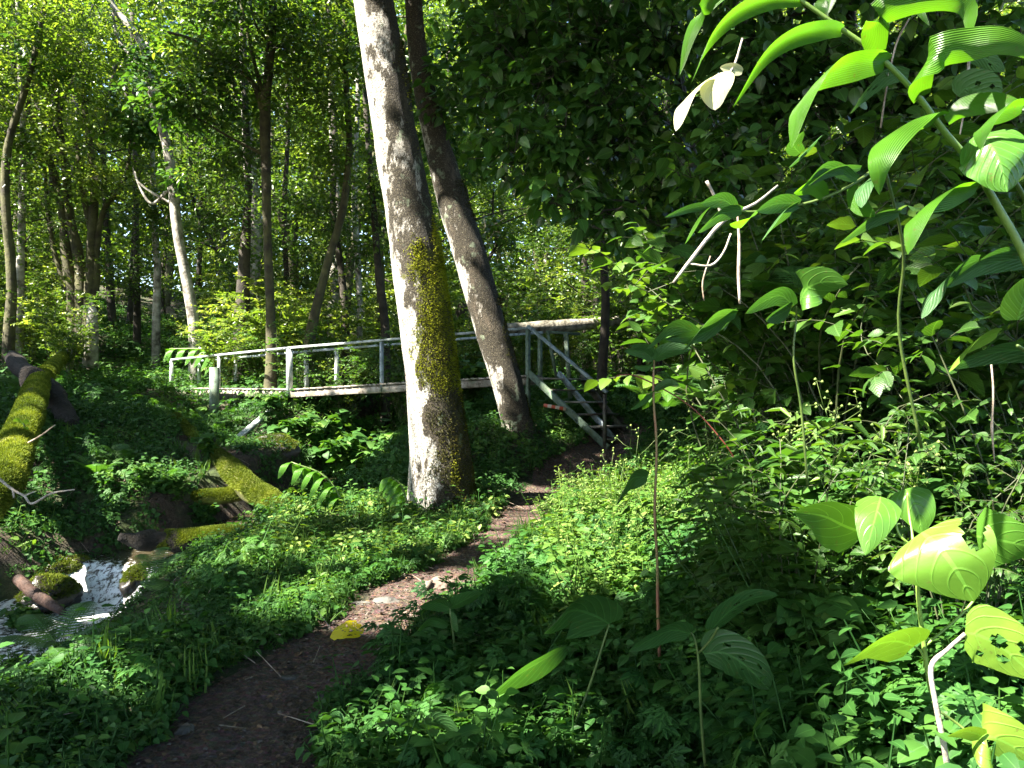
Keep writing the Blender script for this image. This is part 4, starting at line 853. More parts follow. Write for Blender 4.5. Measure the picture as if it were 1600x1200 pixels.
# ------------------------------------------------------------------ broadleaf trees over the thicket
def crown_tree(name, label, trunk, d, blobs, mt, leaf, tpl, k=14, rad=.32, twr=.005, limb=.02, cull=True):
    global TWB
    t, pts, r = tree(name, label, trunk, d, BARK['dark'], n=9)
    top = pts[len(pts)*2//3]; b = MB(); lm = MB()
    for px, py, dd, rx, ry, rz, n in blobs:
        c = P(px, py, dd); C = ell(c, (rx, ry, rz), n, .6)
        clump_leaves(b, C, k, rad, leaf, tpl, droop=.45, tmean=.45, flat=.45, cull=cull, twr=twr)
        i = int(np.argmin(np.linalg.norm(pts-c, axis=1))); q, qr = smooth_path(np.array([pts[i], (pts[i]+c)/2+[0, 0, .2], c]), np.array([limb, limb*.7, limb*.4]), 5); lm.tube(q, qr, 6, .05)
        twigs(lm, np.repeat(c[None], len(C), 0), C, .006)
    b.merge(TWB); b.merge(lm); TWB = MB(); b.build("crown", [G[mt], BARK['dark']], t)
crown_tree("broadleaf_tree", "broad leaved tree whose dark boughs hang over the bridge steps", [(1110,690,20),(1105,500,17),(1090,300,15),(1060,100,12),(1040,-100,9)], 9.0,
  [(800,60,8.2,.6,.7,.6,20),(850,120,8,.8,.7,.6,34),(930,60,7.8,.8,.7,.6,34),(880,230,7.6,.7,.6,.5,26),(800,200,8.2,.5,.6,.5,16),(980,200,7.6,.7,.7,.7,36),(940,330,7.2,.45,.5,.3,11),(870,320,7,.3,.4,.2,7),(1040,80,7.6,.8,.7,.8,40),(1050,300,8,.6,.7,.6,34),(830,-40,8,1,.7,.5,34),(1000,-60,8,1,.7,.5,34),(790,-50,8.4,.5,.6,.4,12)], 'broad', .155, TL)
crown_tree("broadleaf_tree", "dark leaved tree filling the shade behind the arching stem at top right", [(1330,760,26),(1320,500,22),(1340,300,18),(1330,50,14),(1320,-150,10)], 7.0,
  [(1150,250,6.6,.6,.6,.6,36),(1250,120,6.6,.7,.6,.7,46),(1180,60,6.8,.6,.6,.6,34),(1380,150,6.6,.7,.6,.7,46),(1320,330,6.8,.7,.6,.6,40),(1480,80,6.4,.7,.6,.7,44),(1500,300,6.4,.6,.6,.6,40),(1600,180,6,.6,.6,.9,44),(1210,400,7,.6,.5,.5,30),(1420,430,6.6,.6,.5,.5,34),(1580,420,6,.5,.5,.6,30),(1120,420,8,.6,.5,.5,24),(1350,-40,6.6,1.2,.6,.4,40)], 'broad', .15, TL)
crown_tree("broadleaf_tree", "shaded tree in the gap right of the two leaning trunks", [(940,600,16),(946,450,13),(930,300,11),(935,100,9),(930,-60,7)], 14.5,
  [(880,120,14,1.3,1,1.1,40),(960,240,14,1.1,1,.9,36),(1000,60,14,1.4,1,1.2,50),(800,60,14,1.2,1,1.1,44),(820,200,14.5,.8,.8,.7,18),(1060,280,14,1.1,1,1,40),(920,0,14,1.6,1,.8,50),(1040,420,14,1,1,.8,34),(740,230,14.5,.7,.8,.9,26),(760,360,15,.6,.7,.6,18)], 'bgd', .15, TL)

# ------------------------------------------------------------------ ground cover
def sprig(tpl, h, n, leaf, opp=True, lean=.3, seed=0, up=.25, stemr=.004):
    parts = []; hh = np.linspace(.15, 1, n)*h; P0 = np.c_[np.zeros(n), lean*hh*hh/h, hh]
    a = np.arange(n)*(1.57 if opp else 2.4)+rnd(0, 6); d1 = np.c_[np.cos(a), np.sin(a), np.full(n, up)]
    s = leaf*rnd(.7, 1.15, n)*(1-.3*np.linspace(0, 1, n)**2)
    nr = np.tile([0, 0, 1.0], (n, 1))+rng.normal(size=(n, 3))*.25
    parts.append((tpl, frames(d1, nr, s), P0+d1*.3*leaf, 0))
    if opp: parts.append((tpl, frames(d1*[-1, -1, 1], nr, s*rnd(.8, 1.1, n)), P0-d1*[1, 1, 0]*.3*leaf, 0))
    seg = np.array([[0, 0, -.02]]+[P0[-1]*.5, P0[-1]]); dd = seg[1:]-seg[:-1]
    parts.append((TTW, frames(dd, np.tile([1.0, .1, .1], (2, 1)), np.linalg.norm(dd, axis=1), np.full(2, stemr)), seg[:-1], 0))
    return compose(parts)
def rosette(tpl, n, leaf, h, stemr=.004, up=.15):
    a = np.arange(n)*2.4+rnd(0, 6); rr = h*rnd(.3, .8, n); tip = np.c_[np.cos(a)*rr, np.sin(a)*rr, h*rnd(.55, 1.1, n)]
    d = unit(np.c_[np.cos(a), np.sin(a), np.full(n, -up)+rng.normal(size=n)*.15]); nr = np.tile([0, 0, 1.0], (n, 1))+rng.normal(size=(n, 3))*.3
    L = np.linalg.norm(tip, axis=1)
    return compose([(tpl, frames(d, nr, leaf*rnd(.7, 1.2, n)), tip, 0), (TTW, frames(tip, np.tile([.3, .2, 1.0], (n, 1)), L, np.full(n, stemr)), np.zeros((n, 3)), 0)])
def scatter_on_ground(name, mt, tpls, pts, s, tint, tilt=.25):
    """pts (n,2)"""
    b = MB(); z = hgt(pts[:, 0], pts[:, 1]); n = len(pts); e = .08
    gx_ = (hgt(pts[:, 0]+e, pts[:, 1])-z)/e; gy_ = (hgt(pts[:, 0], pts[:, 1]+e)-z)/e
    up = unit(np.c_[-gx_*.6, -gy_*.6, np.ones(n)]+np.r_[[rng.normal(size=3)*tilt*[1, 1, 0] for _ in range(n)]])
    a = rnd(0, 2*pi, n); x = unit(np.cross(np.c_[np.cos(a), np.sin(a), np.zeros(n)], up)); y = np.cross(up, x)
    M = np.stack([x, y, up], -1)*s[:, None, None]; w = rng.integers(len(tpls), size=n); T_ = np.c_[pts, z]
    for k, t in enumerate(tpls):
        m = w == k; b.scatter(t, M[m], T_[m], tint[m])
    return tag(b.build(name, mt), kind="stuff")
def free(x, y, pm=0.0, sm=.52):
    dp, _ = dist_poly(x, y, PATH); ds, _ = dist_poly(x, y, STREAM)
    return (dp > pw(y)*.9+pm+.14*noise2(x, y, 2.5, 7)) & (ds > sm+.15*noise2(x, y, 1.2, 4)) & ((np.hypot(x+.73, y-8.65) > .3)) & (np.hypot(x, y-11.8) > .22)
def wedge(n, y0, y1, x0=-.72, x1=.72, p=1.0):
    u = rng.random(n); y = (y0**(p+1)+(y1**(p+1)-y0**(p+1))*u)**(1/(p+1)); x = rnd(x0, x1, n)*y; return x, y
g1 = [sprig(TS, .10, 4, .04), sprig(TSW, .08, 3, .05), sprig(TSW, .11, 4, .04), rosette(TSW, 7, .045, .07), sprig(TS, .12, 4, .05), rosette(TSW, 5, .05, .08)]
x, y = wedge(19000, 1.8, 8.0, p=.35); k = free(x, y) & ~((x/y < -.42) & (y > 4.8) & (y < 7.6) & (rng.random(len(x)) < .5)); x, y = x[k], y[k]
scatter_on_ground("creeping_ground_cover", G['herb'], g1, np.c_[x, y], rnd(.7, 1.35, len(x))*np.where((x/y < -.42) & (y > 4.8), .65, 1), np.clip(.4+.3*noise2(x, y, 1.5)+rng.normal(size=len(x))*.18, 0, 1))
x, y = wedge(15000, 8.0, 16, -.75, .6, p=.6); k = free(x, y) & ~((dist_poly(x, y, np.array([P(300,0,12.0)[:2], P(345,0,10.9)[:2], P(446,0,9.1)[:2]]))[0] < .40) | (dist_poly(x, y, np.array([P(268,0,9.6)[:2], P(378,0,9.9)[:2]]))[0] < .22)); x, y = x[k], y[k]
scatter_on_ground("creeping_ground_cover", G['herb'], g1, np.c_[x, y], rnd(1.0, 1.9, len(x)), np.clip(.4+.3*noise2(x, y, 1.5)+rng.normal(size=len(x))*.18, 0, 1))
x, y = wedge(13000, 16, 34, -.75, .7, p=.8); k = free(x, y); x, y = x[k], y[k]
scatter_on_ground("low_forest_floor_plants", G['herb'], g1, np.c_[x, y], rnd(1.8, 3.4, len(x)), np.clip(.5+.3*noise2(x, y, .8)+rng.normal(size=len(x))*.18, 0, 1))
# low weeds over the sun patches, sunlight painted in as paler leaf colour
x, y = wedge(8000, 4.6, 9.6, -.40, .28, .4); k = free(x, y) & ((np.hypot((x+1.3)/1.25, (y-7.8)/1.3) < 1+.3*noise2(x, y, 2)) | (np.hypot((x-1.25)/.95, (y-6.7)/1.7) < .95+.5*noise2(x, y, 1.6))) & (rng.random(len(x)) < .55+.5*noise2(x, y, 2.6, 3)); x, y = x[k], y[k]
scatter_on_ground("sunpatch_lightened_weeds", G['pale'], g1, np.c_[x, y], rnd(.8, 1.7, len(x)), rng.random(len(x))); PW = (x, y)
# taller herbs
g2 = [sprig(TL, .26, 6, .07, lean=.2), sprig(TL, .34, 7, .075, lean=.3), rosette(TLO, 6, .11, .2), rosette(TLO, 5, .09, .15), sprig(TSE, .3, 5, .10, lean=.3), rosette(TLW, 5, .07, .13)]
x, y = wedge(1900, 2.7, 6.5, -.68, .72, .4); k = free(x, y, .06) & ~((x/y < -.42) & (y > 4.6)) & ((x > -1.2+.0*y) | (rng.random(len(x)) < .3)) ; x, y = x[k], y[k]
scatter_on_ground("lobed_leaf_herbs", G['lob'], g2, np.c_[x, y], rnd(.6, 1.15, len(x)), np.clip(.45+.3*noise2(x, y, 1.5)+rng.normal(size=len(x))*.18, 0, 1))
x, y = wedge(1500, 6.5, 13.5, -.72, .55, .6); k = free(x, y, .12, .6) & (dist_poly(x, y, np.array([P(240,0,7.9)[:2], P(390,0,7.7)[:2]]))[0] > .35) & (rng.random(len(x)) < .3+.7*(noise2(x, y, .7, 3) > -.1)) & ~((x/y < -.32) & (y < 9.5)) & ~((x/y < -.24) & (x/y > -.42) & (y > 12) & (y < 16.5)) & ~((x/y < -.26) & (x/y > -.46) & (y > 8.8) & (y < 12.6)); x, y = x[k], y[k]
scatter_on_ground("mixed_herbs", G['herb'], g2, np.c_[x, y], rnd(.7, 1.25, len(x)), np.clip(.5+.3*noise2(x, y, 1.5)+rng.normal(size=len(x))*.18, 0, 1))
x, y = wedge(4600, 1.75, 9.5, .18, .80, .5); k = free(x, y, .25, .6) & (x > .75); x, y = x[k], y[k]
scatter_on_ground("right_bank_herbs", G['lob'], g2[:2]+g2[2:5], np.c_[x, y], rnd(.6, 1.1, len(x)), np.clip(.5+.3*noise2(x, y, 1.5)+rng.normal(size=len(x))*.18, 0, 1))
x, y = wedge(1400, 13.5, 24, -.72, .6, .6); k = free(x, y, .2, .6); x, y = x[k], y[k]
scatter_on_ground("forest_floor_herbs", G['herb'], g2, np.c_[x, y], rnd(1.1, 2.1, len(x)), np.clip(.5+.3*noise2(x, y, 1.5)+rng.normal(size=len(x))*.18, 0, 1))
x, y = wedge(2200, 4.6, 9.0, .05, .34, .4); k = free(x, y, .1) & (noise2(x, y, 1.6, 5) > -.25) & (x > .35); x, y = x[k], y[k]
scatter_on_ground("tall_weeds", G['pale'], [g2[0], g2[1], g2[4], sprig(TSN, .42, 8, .07, lean=.3), sprig(TS, .45, 9, .045, lean=.25)], np.c_[x, y], rnd(.6, 1.3, len(x)), rng.random(len(x))**1.5)
g3 = [sprig(TL, .6, 9, .10, lean=.3), sprig(TSE, .75, 10, .11, lean=.35), sprig(TLW, .5, 7, .09, lean=.2), sprig(TSN, .7, 11, .13, lean=.3)]
x, y = wedge(1500, 2.9, 9.0, .26, .85, .5); k = free(x, y, .3) & (x > 1.05); x, y = x[k], y[k]
scatter_on_ground("tall_understory_herbs", G['shrub'], g3, np.c_[x, y], rnd(.5, 1.25, len(x)), np.clip(.3+rng.normal(size=len(x))*.22, 0, 1))
x, y = wedge(500, 3, 13, -.7, .6, .4); b = MB(); n = len(x); a = rnd(0, 6.3, n); L = rnd(.04, .2, n); z = hgt(x, y)+rnd(.01, .09, n); e = np.c_[x+np.cos(a)*L, y+np.sin(a)*L, z]; e[:, 2] = hgt(e[:, 0], e[:, 1])+rnd(.01, .12, n)
twigs(b, np.c_[x, y, z], e, .0035); tag(b.build("fallen_twigs", BARK['dry']), kind="stuff")
# grass blades
TBL = (np.array([(-.03, 0, 0), (.03, 0, 0), (.022, .6, -.1), (-.022, .6, -.1), (0, 1, -.4), (0, 1, -.4)], float), np.array([(0, 1, 2, 3), (3, 2, 5, 4)]), np.zeros((6, 2)))
gr = []
for _ in range(3):
    n = 14; a = rnd(0, 6.3, n); d = np.c_[np.cos(a)*.5, np.sin(a)*.5, np.ones(n)]; gr.append(compose([(TBL, frames(d, np.c_[np.cos(a), np.sin(a), np.zeros(n)], rnd(.1, .22, n)), rng.normal(size=(n, 3))*[.02, .02, 0], 0)]))
x, y = wedge(1300, 3, 16, -.72, .5, .5); k = free(x, y, -.02, .5) & ~((x < -2.2) & (y > 4.5) & (y < 10)); x, y = x[k], y[k]
scatter_on_ground("grass", G['herb'], gr, np.c_[x, y], rnd(.6, 1.3, len(x)), rnd(.4, 1, len(x)))
# leaf litter on path and floor
fl = [tpl_simple(.55, .35, -.2), tpl_simple(.4, .1, .3), tpl_simple(.7, .2, .1)]
def flat(n_tpl, x, y, s, tint, nm):
    b = MB(); z = hgt(x, y)+.018; n = len(x); up = np.c_[rng.normal(size=(n, 2))*.3, np.ones(n)]; a = rnd(0, 6.3, n); d = np.c_[np.cos(a), np.sin(a), rng.normal(size=n)*.15]
    w = rng.integers(3, size=n); M = frames(d, up, s); T_ = np.c_[x, y, z]
    for k_ in range(3): b.scatter(fl[k_], M[w == k_], T_[w == k_], tint[w == k_])
    return tag(b.build(nm, G['litter']), kind="stuff")
x, y = wedge(36000, 2.5, 13, -.5, .25, .1); dp, _ = dist_poly(x, y, PATH); k = dp < pw(y)*1.25; x, y = x[k], y[k]
flat(fl, x, y, rnd(.008, .03, len(x))*(1+(rng.random(len(x)) < .04)*1.2), rng.random(len(x))**2.2, "path_litter")
x, y = wedge(9000, 2.5, 20, -.72, .72, .5); k = free(x, y, -.3, .4); x, y = x[k], y[k]
flat(fl, x, y, rnd(.02, .07, len(x)), rng.random(len(x))**2.0*.8, "forest_litter")
# pebbles
b = MB(); x, y = wedge(2500, 2.6, 12, -.5, .2, .2); dp, _ = dist_poly(x, y, PATH); k = dp < pw(y); x, y = x[k], y[k]
ico = np.array([(0,0,.5),(.5,0,0),(0,.45,0),(-.5,0,0),(0,-.5,0),(.3,.3,.3),(-.3,.3,.25),(-.3,-.3,.3),(.3,-.3,.25)], float); iq = np.array([(0,8,1,5),(0,5,2,6),(0,6,3,7),(0,7,4,8)])
n = len(x); a = rnd(0, 6.3, n); s = rnd(.008, .028, n); M = np.zeros((n, 3, 3)); M[:, 0, 0] = np.cos(a); M[:, 0, 1] = -np.sin(a); M[:, 1, 0] = np.sin(a); M[:, 1, 1] = np.cos(a); M[:, 2, 2] = .7
b.scatter((ico, iq, np.zeros((9, 2))), M*s[:, None, None], np.c_[x, y, hgt(x, y)+.012], rnd(0, 1, n)); tag(b.build("pebbles", simple("pebble", (.05,.04,.035), .8, sc=12, c2=(.17,.14,.12))), kind="stuff")

# ------------------------------------------------------------------ ferns
def fern(name, label, base, fr, group=None, mt='fern', npin=20):
    """fr: list of (azimuth, length, rise)"""
    t = thing(name, label, "fern", base, group)
    for az, L, rise in fr:
        u = np.linspace(0, 1, npin+4); d = np.array([cos(az), sin(az), 0]); c = np.array(base)+d*(L*u**1.0)[:, None]*.9+np.array([0, 0, 1.])*(rise*np.sin(u*pi*.62)*1.0)[:, None]
        b = MB(); b.tube(c, np.linspace(.004, .0012, len(u)), 4, 0, cap=False); tg = unit(np.gradient(c, axis=0)); sd = np.cross(tg, [0, 0, 1.0]); sd = unit(sd); nr = unit(np.cross(sd, tg))
        i = np.arange(3, len(u)-1); pl_ = .30*L*np.sin(np.clip((u[i])*1.05, 0, 1)**.7*pi*.93)+.01
        for sg in (1, -1):
            dd = sd[i]*sg+tg[i]*.35+[0, 0, -.12]; b.scatter(PIN, frames(dd, nr[i]+rng.normal(size=(len(i), 3))*.08, pl_, np.full(len(i), L*.055)), c[i], np.clip(.5+rng.normal(size=len(i))*.1, 0, 1))
        b.build("frond", G[mt], t)
    return t
# pinna with small teeth
k = 7; V = [(0, 0, 0)]; Vp = []; Qp = []
yy = np.linspace(0, 1, 2*k+1); ww = (.5*(1-yy**1.6)+.03)*(1-.45*(np.arange(2*k+1) % 2))
Vp = np.array([(s*w_, y_, -.15*y_*y_*2) for y_, w_ in zip(yy, ww) for s in (-1, 0, 1)]); Qp = np.array([q for i in range(2*k) for q in ((3*i, 3*i+1, 3*i+4, 3*i+3), (3*i+1, 3*i+2, 3*i+5, 3*i+4))])
PIN = (Vp, Qp, np.c_[Vp[:, 0]+.5, Vp[:, 1]])
def gp(px, py, d, dz=0): 
    p = P(px, py, d); p[2] = hz(p[0], p[1])+dz; return p
fern("fern", "fern with green fronds arching over the little waterfall's right bank", P(300,935,6.6), [(2.9,.55,.12),(3.6,.45,.2),(0.2,.5,.15),(1.2,.35,.2),(4.4,.4,.12)])
fern("fern", "pale fern standing just behind the broken log end over the stream", P(238,905,7.3), [(.7,.4,.22),(2.4,.35,.2),(1.6,.35,.25),(5.2,.3,.1)])
fern("fern", "fern fronds at the dark shaded foot of the right thicket beside the steps", P(1040,640,7.5), [(.4,.6,.35),(1.2,.55,.4),(2.6,.55,.35),(3.4,.6,.25),(0,.6,.2),(5.0,.5,.15)])
fern("fern", "sunlit fern at the left edge of the thicket right of the steps", P(1105,625,6.2), [(.2,.5,.25),(2.9,.5,.28),(2.2,.45,.3),(3.6,.5,.15),(1.0,.4,.3)])
fern("fern", "fern hanging above the left end of the bridge rail", P(330,565,19), [(3.14,.9,.4),(3.5,.8,.5),(.2,.8,.4),(1.6,.7,.5)])
fern("fern", "fern growing against the mossy log at the left frame edge", P(40,612,13.2), [(3.1,.6,.25),(2.5,.55,.3),(.4,.5,.3),(4,.5,.2),(5.4,.6,.15)])
fern("fern", "low fern in front of the root plate below the mossy log", P(90,1010,4.9), [(.3,.4,.12),(2.6,.45,.15),(1.5,.4,.2),(3.6,.4,.1),(5,.35,.1)])
fern("fern", "bright small fern in a sun fleck among the herbs at lower left", gp(110,1080,4.1), [(.3,.22,.12),(2.6,.22,.12),(1.5,.25,.16),(3.6,.2,.1),(5,.2,.1)])
fern("fern", "fern half hidden in the mid right thicket below the arching stem", P(1250,460,4.2), [(.2,.5,.1),(3.0,.55,.1),(3.7,.5,.05),(1.4,.4,.2),(5.2,.4,.0)])
for j, (px, py, d) in enumerate([(190,700,10.6),(150,740,10),(330,660,13.8),(250,770,9.8),(560,720,11.5),(890,560,15.5),(920,590,15)]):
    p = gp(px, py, d); fern("fern", ["small fern on the dark left bank mound", "low fern in the shade below the left bank crest", "small fern beside the green bridge pile", "small fern behind the bent mossy branch", "small fern in the shade left of the thick trunk", "fern behind the bridge step rails", "fern right behind the bridge steps"][j], p,
         [(a+rnd(-.3, .3), rnd(.35, .55), rnd(.15, .3)) for a in np.arange(6)*1.05])

# ------------------------------------------------------------------ single leaves drawn from a midrib curve
def blade(mb, pts, width, side, prof, cup=.0, nu=10, nv=22, tint=.5, wave=.0, holes=(), twist=0.0, edge=.0):
    """leaf surface along a 3-d midrib; holes (u,v,r) in leaf units are left out"""
    pts = np.asarray(pts, float); s = np.linspace(0, len(pts)-1, nv+1)
    q, _ = smooth_path(pts, np.ones(len(pts)), 12); arc = np.r_[0, np.cumsum(np.linalg.norm(np.diff(q, axis=0), axis=1))]; L = arc[-1]
    v = np.linspace(0, 1, nv+1); c = np.c_[[np.interp(v*L, arc, q[:, k_]) for k_ in range(3)]].T; tg = unit(np.gradient(c, axis=0))
    sd0 = np.asarray(side, float); u = np.linspace(-1, 1, nu+1); V = []; A = []
    for i in range(nv+1):
        sd = unit(sd0-tg[i]*(sd0@tg[i])); nr = np.cross(sd, tg[i]); a = twist*v[i]; sd, nr = sd*cos(a)+nr*sin(a), nr*cos(a)-sd*sin(a)
        w = width*.5*prof(v[i])
        for uu in u:
            e = 1+edge*noise(np.array([uu*2+c[0][0]*50, v[i]*9, width*100]), 1.0)
            zc = cup*abs(uu)**1.5*w+wave*w*sin(v[i]*17+uu*2)*abs(uu)
            V.append(c[i]+sd*uu*w*e+nr*zc); A.append((uu*.5+.5, v[i], tint))
    n = nu+1; Q = []
    for i in range(nv):
        for j in range(nu):
            uc = (u[j]+u[j+1])/2; vc = (v[i]+v[i+1])/2
            if any((uc-h[0])**2*.3+(vc-h[1])**2 < h[2]**2 for h in holes): continue
            Q.append((i*n+j, i*n+j+1, i*n+n+j+1, i*n+n+j))
    mb.addarr(np.array(V), np.array(Q), np.array(A)); return c
pr_long = lambda v: max(0.0, sin(pi*min(1, (v*.93+.07))**.75))**.75
pr_ov = lambda v: max(0.0, sin(pi*min(1, v*.95+.05)**.8))**.62
def pr_heart(v): return (1.0*min(1, (v+.06)/.20)**.5)*max(0, 1-max(0, (v-.22)/.78)**1.9)**.9 if v < 1 else 0.0
def px3(L): return [P(*a) for a in L]
def hero(parent, label, L, wpx, side, m, prof=pr_ov, **kw):
    pts = px3(L); d = L[len(L)//2][2]; b = MB(); blade(b, pts, wpx/F*d, side, prof, **kw)
    o = b.build("leaf", m, parent, smooth=True)
    if label: o["label"] = label
    return o
def hstem(parent, L, name="stem", m=None):
    pts = np.array([P(a, b, d) for a, b, w, d in L]); r = np.array([w/2/F*d for a, b, w, d in L]); pts, r = smooth_path(pts, r, 5); b = MB(); b.tube(pts, r, 10, .04, 30); return b.build(name, m or BARK['green'], parent, smooth=True)
# arching plant at the top right
ap = thing("arching_plant", "tall plant with thick arching green stem and long ribbed strap leaves at top right", "plant", P(1650,1200,1.7))
hstem(ap, m=BARK['hstem'], L= [(1660,1250,16.5,1.75),(1650,800,15.8,1.75),(1630,500,14.2,1.75),(1600,400,12.8,1.75),(1560,325,11.2,1.75),(1520,258,10.5,1.74),(1475,205,9.8,1.72),(1430,145,9.0,1.7),(1370,85,8.2,1.7),(1310,42,7.5,1.7),(1250,0,6.0,1.7),(1190,-40,4.5,1.7)])
R_ = G['ribs']; X = (1, 0, 0); 
hero(ap, "long drooping leaf reaching farthest left", [(1252,2,1.7),(1205,0,1.66),(1150,22,1.62),(1108,65,1.6),(1080,130,1.6)], 30, (.35,-.2,.9), R_, pr_long, cup=.35, tint=.7)
hero(ap, None, [(1215,-28,1.75),(1160,-30,1.78),(1110,0,1.8),(1080,50,1.82),(1062,118,1.84)], 28, (.5,-.3,.8), R_, pr_long, cup=.3, tint=.5)
hero(ap, None, [(1315,48,1.7),(1290,46,1.66),(1235,60,1.62),(1190,95,1.6),(1145,168,1.6)], 32, (.3,-.3,.9), R_, pr_long, cup=.35, tint=.6)
hero(ap, "broad drooping ribbed leaf at the centre of the stem", [(1384,98,1.7),(1350,98,1.66),(1290,115,1.62),(1250,165,1.6),(1236,232,1.6)], 54, (.6,-.35,.7), R_, pr_long, cup=.3, tint=.75)
hero(ap, None, [(1370,82,1.7),(1366,40,1.65),(1400,8,1.62),(1460,-4,1.6),(1510,10,1.6),(1514,62,1.6)], 52, (.4,-.6,.6), R_, pr_long, cup=.25, tint=.8)
hero(ap, None, [(1438,152,1.7),(1436,118,1.65),(1460,86,1.6),(1510,72,1.58),(1570,66,1.55),(1640,95,1.55)], 56, (.3,-.6,.65), R_, pr_long, cup=.25, tint=.8)
hero(ap, "broad ribbed leaf hanging straight down below the stem", [(1468,182,1.7),(1430,186,1.66),(1392,215,1.62),(1375,255,1.6),(1374,305,1.62)], 64, (.85,-.35,.35), R_, pr_long, cup=.3, tint=.7)
hero(ap, None, [(1530,290,1.74),(1500,300,1.7),(1462,310,1.66),(1432,340,1.62),(1418,398,1.6)], 58, (.7,-.3,.6), R_, pr_long, cup=.3, tint=.65)
hero(ap, None, [(1290,0,1.7),(1284,12,1.7),(1293,28,1.7)], 22, X, R_, pr_long, cup=.2, tint=.6)
hero(ap, None, [(1480,190,1.72),(1510,168,1.7),(1560,160,1.66),(1610,170,1.62)], 34, (.2,-.6,.8), R_, pr_long, cup=.25, tint=.45)
hero(ap, None, [(1600,165,1.6),(1560,175,1.58),(1535,200,1.56),(1532,235,1.56)], 44, (.6,-.4,.6), R_, pr_long, cup=.3, tint=.5)
hero(ap, None, [(1290,-60,1.75),(1300,-20,1.75),(1292,24,1.75)], 26, X, R_, pr_long, cup=.2, tint=.6)
hero(ap, None, [(1370,-60,1.7),(1410,-30,1.68),(1440,20,1.66),(1452,40,1.66)], 30, X, R_, pr_long, cup=.2, tint=.4)
# quilted leaves on the branch below it
H_ = G['heart']; RG = G['rough']
qp = thing("quilted_leaf_shrub", "shrub with large quilted shiny leaves at the right edge under the arching stem", "shrub", P(1720,900,1.9))
hstem(qp, [(1730,1000,14,1.9),(1690,600,12,1.85),(1640,400,10,1.8),(1590,290,7,1.75),(1540,235,5,1.7)], m=BARK['green'])
hstem(qp, [(1690,600,9,1.85),(1620,560,7,1.8),(1590,540,5,1.7)], "branch")
hero(qp, "glossy quilted leaf in full sun", [(1520,215,1.7),(1545,225,1.66),(1562,255,1.64),(1574,300,1.64)], 100, (.8,-.3,.45), G['quilt'], pr_ov, cup=.3, tint=.45, wave=.05)
hero(qp, None, [(1590,500,1.7),(1600,470,1.68),(1612,430,1.66)], 80, X, G['quilt'], pr_ov, cup=.2, tint=.7)
hero(qp, None, [(1640,410,1.8),(1590,405,1.78),(1530,418,1.76),(1478,450,1.76)], 36, (.1,-.5,.85), RG, pr_ov, cup=.2, tint=.6)
hero(qp, "bright lit leaf with nibbled holes", [(1560,520,1.75),(1530,530,1.73),(1505,550,1.72),(1482,582,1.72)], 42, (.4,-.5,.7), H_, pr_ov, cup=.2, tint=.95, holes=((-.4,.6,.06),(.4,.75,.05)))
hero(qp, None, [(1640,560,1.8),(1600,548,1.8),(1550,552,1.8),(1480,575,1.8)], 44, (.1,-.6,.7), RG, pr_ov, cup=.2, tint=.2)
hero(qp, None, [(1530,405,1.9),(1500,420,1.9),(1465,450,1.9),(1440,498,1.9)], 46, (.5,-.4,.7), RG, pr_ov, cup=.2, tint=.5)
hero(qp, None, [(1590,395,1.9),(1560,400,1.9),(1530,408,1.9)], 30, (0,-.5,.8), RG, pr_ov, cup=.2, tint=.5)
# holed round leaf and silver leaves in shade
sl = thing("silver_leaf_vine", "thin hanging vine with grey green moth eaten leaves behind the arching stem", "vine", P(1515,-60,2.2))
hstem(sl, [(1515,-60,3,2.2),(1516,20,4,2.2),(1514,90,5,2.2),(1510,150,3,2.2),(1500,210,2.5,2.2)], "vine_stem", PALE)
hero(sl, "round grey leaf full of small holes", [(1497,150,2.18),(1510,138,2.16),(1530,143,2.15),(1558,160,2.14)], 62, (0,-.5,.85), RG, lambda v: sin(pi*min(1, v*.97+.03))**.45, cup=.15, tint=1, holes=((.3,.4,.045),(-.2,.55,.04),(.5,.7,.05),(-.5,.3,.04),(.1,.8,.03)))
hero(sl, None, [(1515,88,2.2),(1540,92,2.2),(1570,112,2.2)], 26, (0,-.4,.9), RG, pr_ov, cup=.15, tint=.9, holes=((.3,.4,.05),(-.3,.6,.04)))
hero(sl, None, [(1420,115,2.3),(1385,120,2.3),(1350,150,2.3),(1328,178,2.3)], 30, (.3,-.5,.8), RG, pr_ov, cup=.15, tint=.8, holes=((.2,.3,.06),(.3,.6,.05),(-.3,.5,.05)))
vn = [("hanging_root", "thin hanging aerial root left of the arching stem", [(1420,30,3,2.4),(1400,70,3,2.4),(1385,140,3,2.4),(1376,200,3,2.4)]), ("hanging_root", "brown dead root hanging with a frayed tip at the right edge", [(1548,560,3,2.2),(1552,610,3,2.2),(1550,670,4,2.2),(1554,722,2,2.2)]),
      ("hanging_root", "brown hanging root below the pale stick, left of the heart shaped leaf", [(1152,330,3,3),(1155,380,5,3),(1154,430,6,3),(1156,475,4,3)]), ("hanging_root", "thin brown root hanging below the left end of the pale stick", [(1110,400,2,3),(1098,440,3,3),(1100,470,2,3)])]
for nm, lb, L in vn: stick_(nm, lb, L, BARK['dry'], "root")
fr_ = MB()
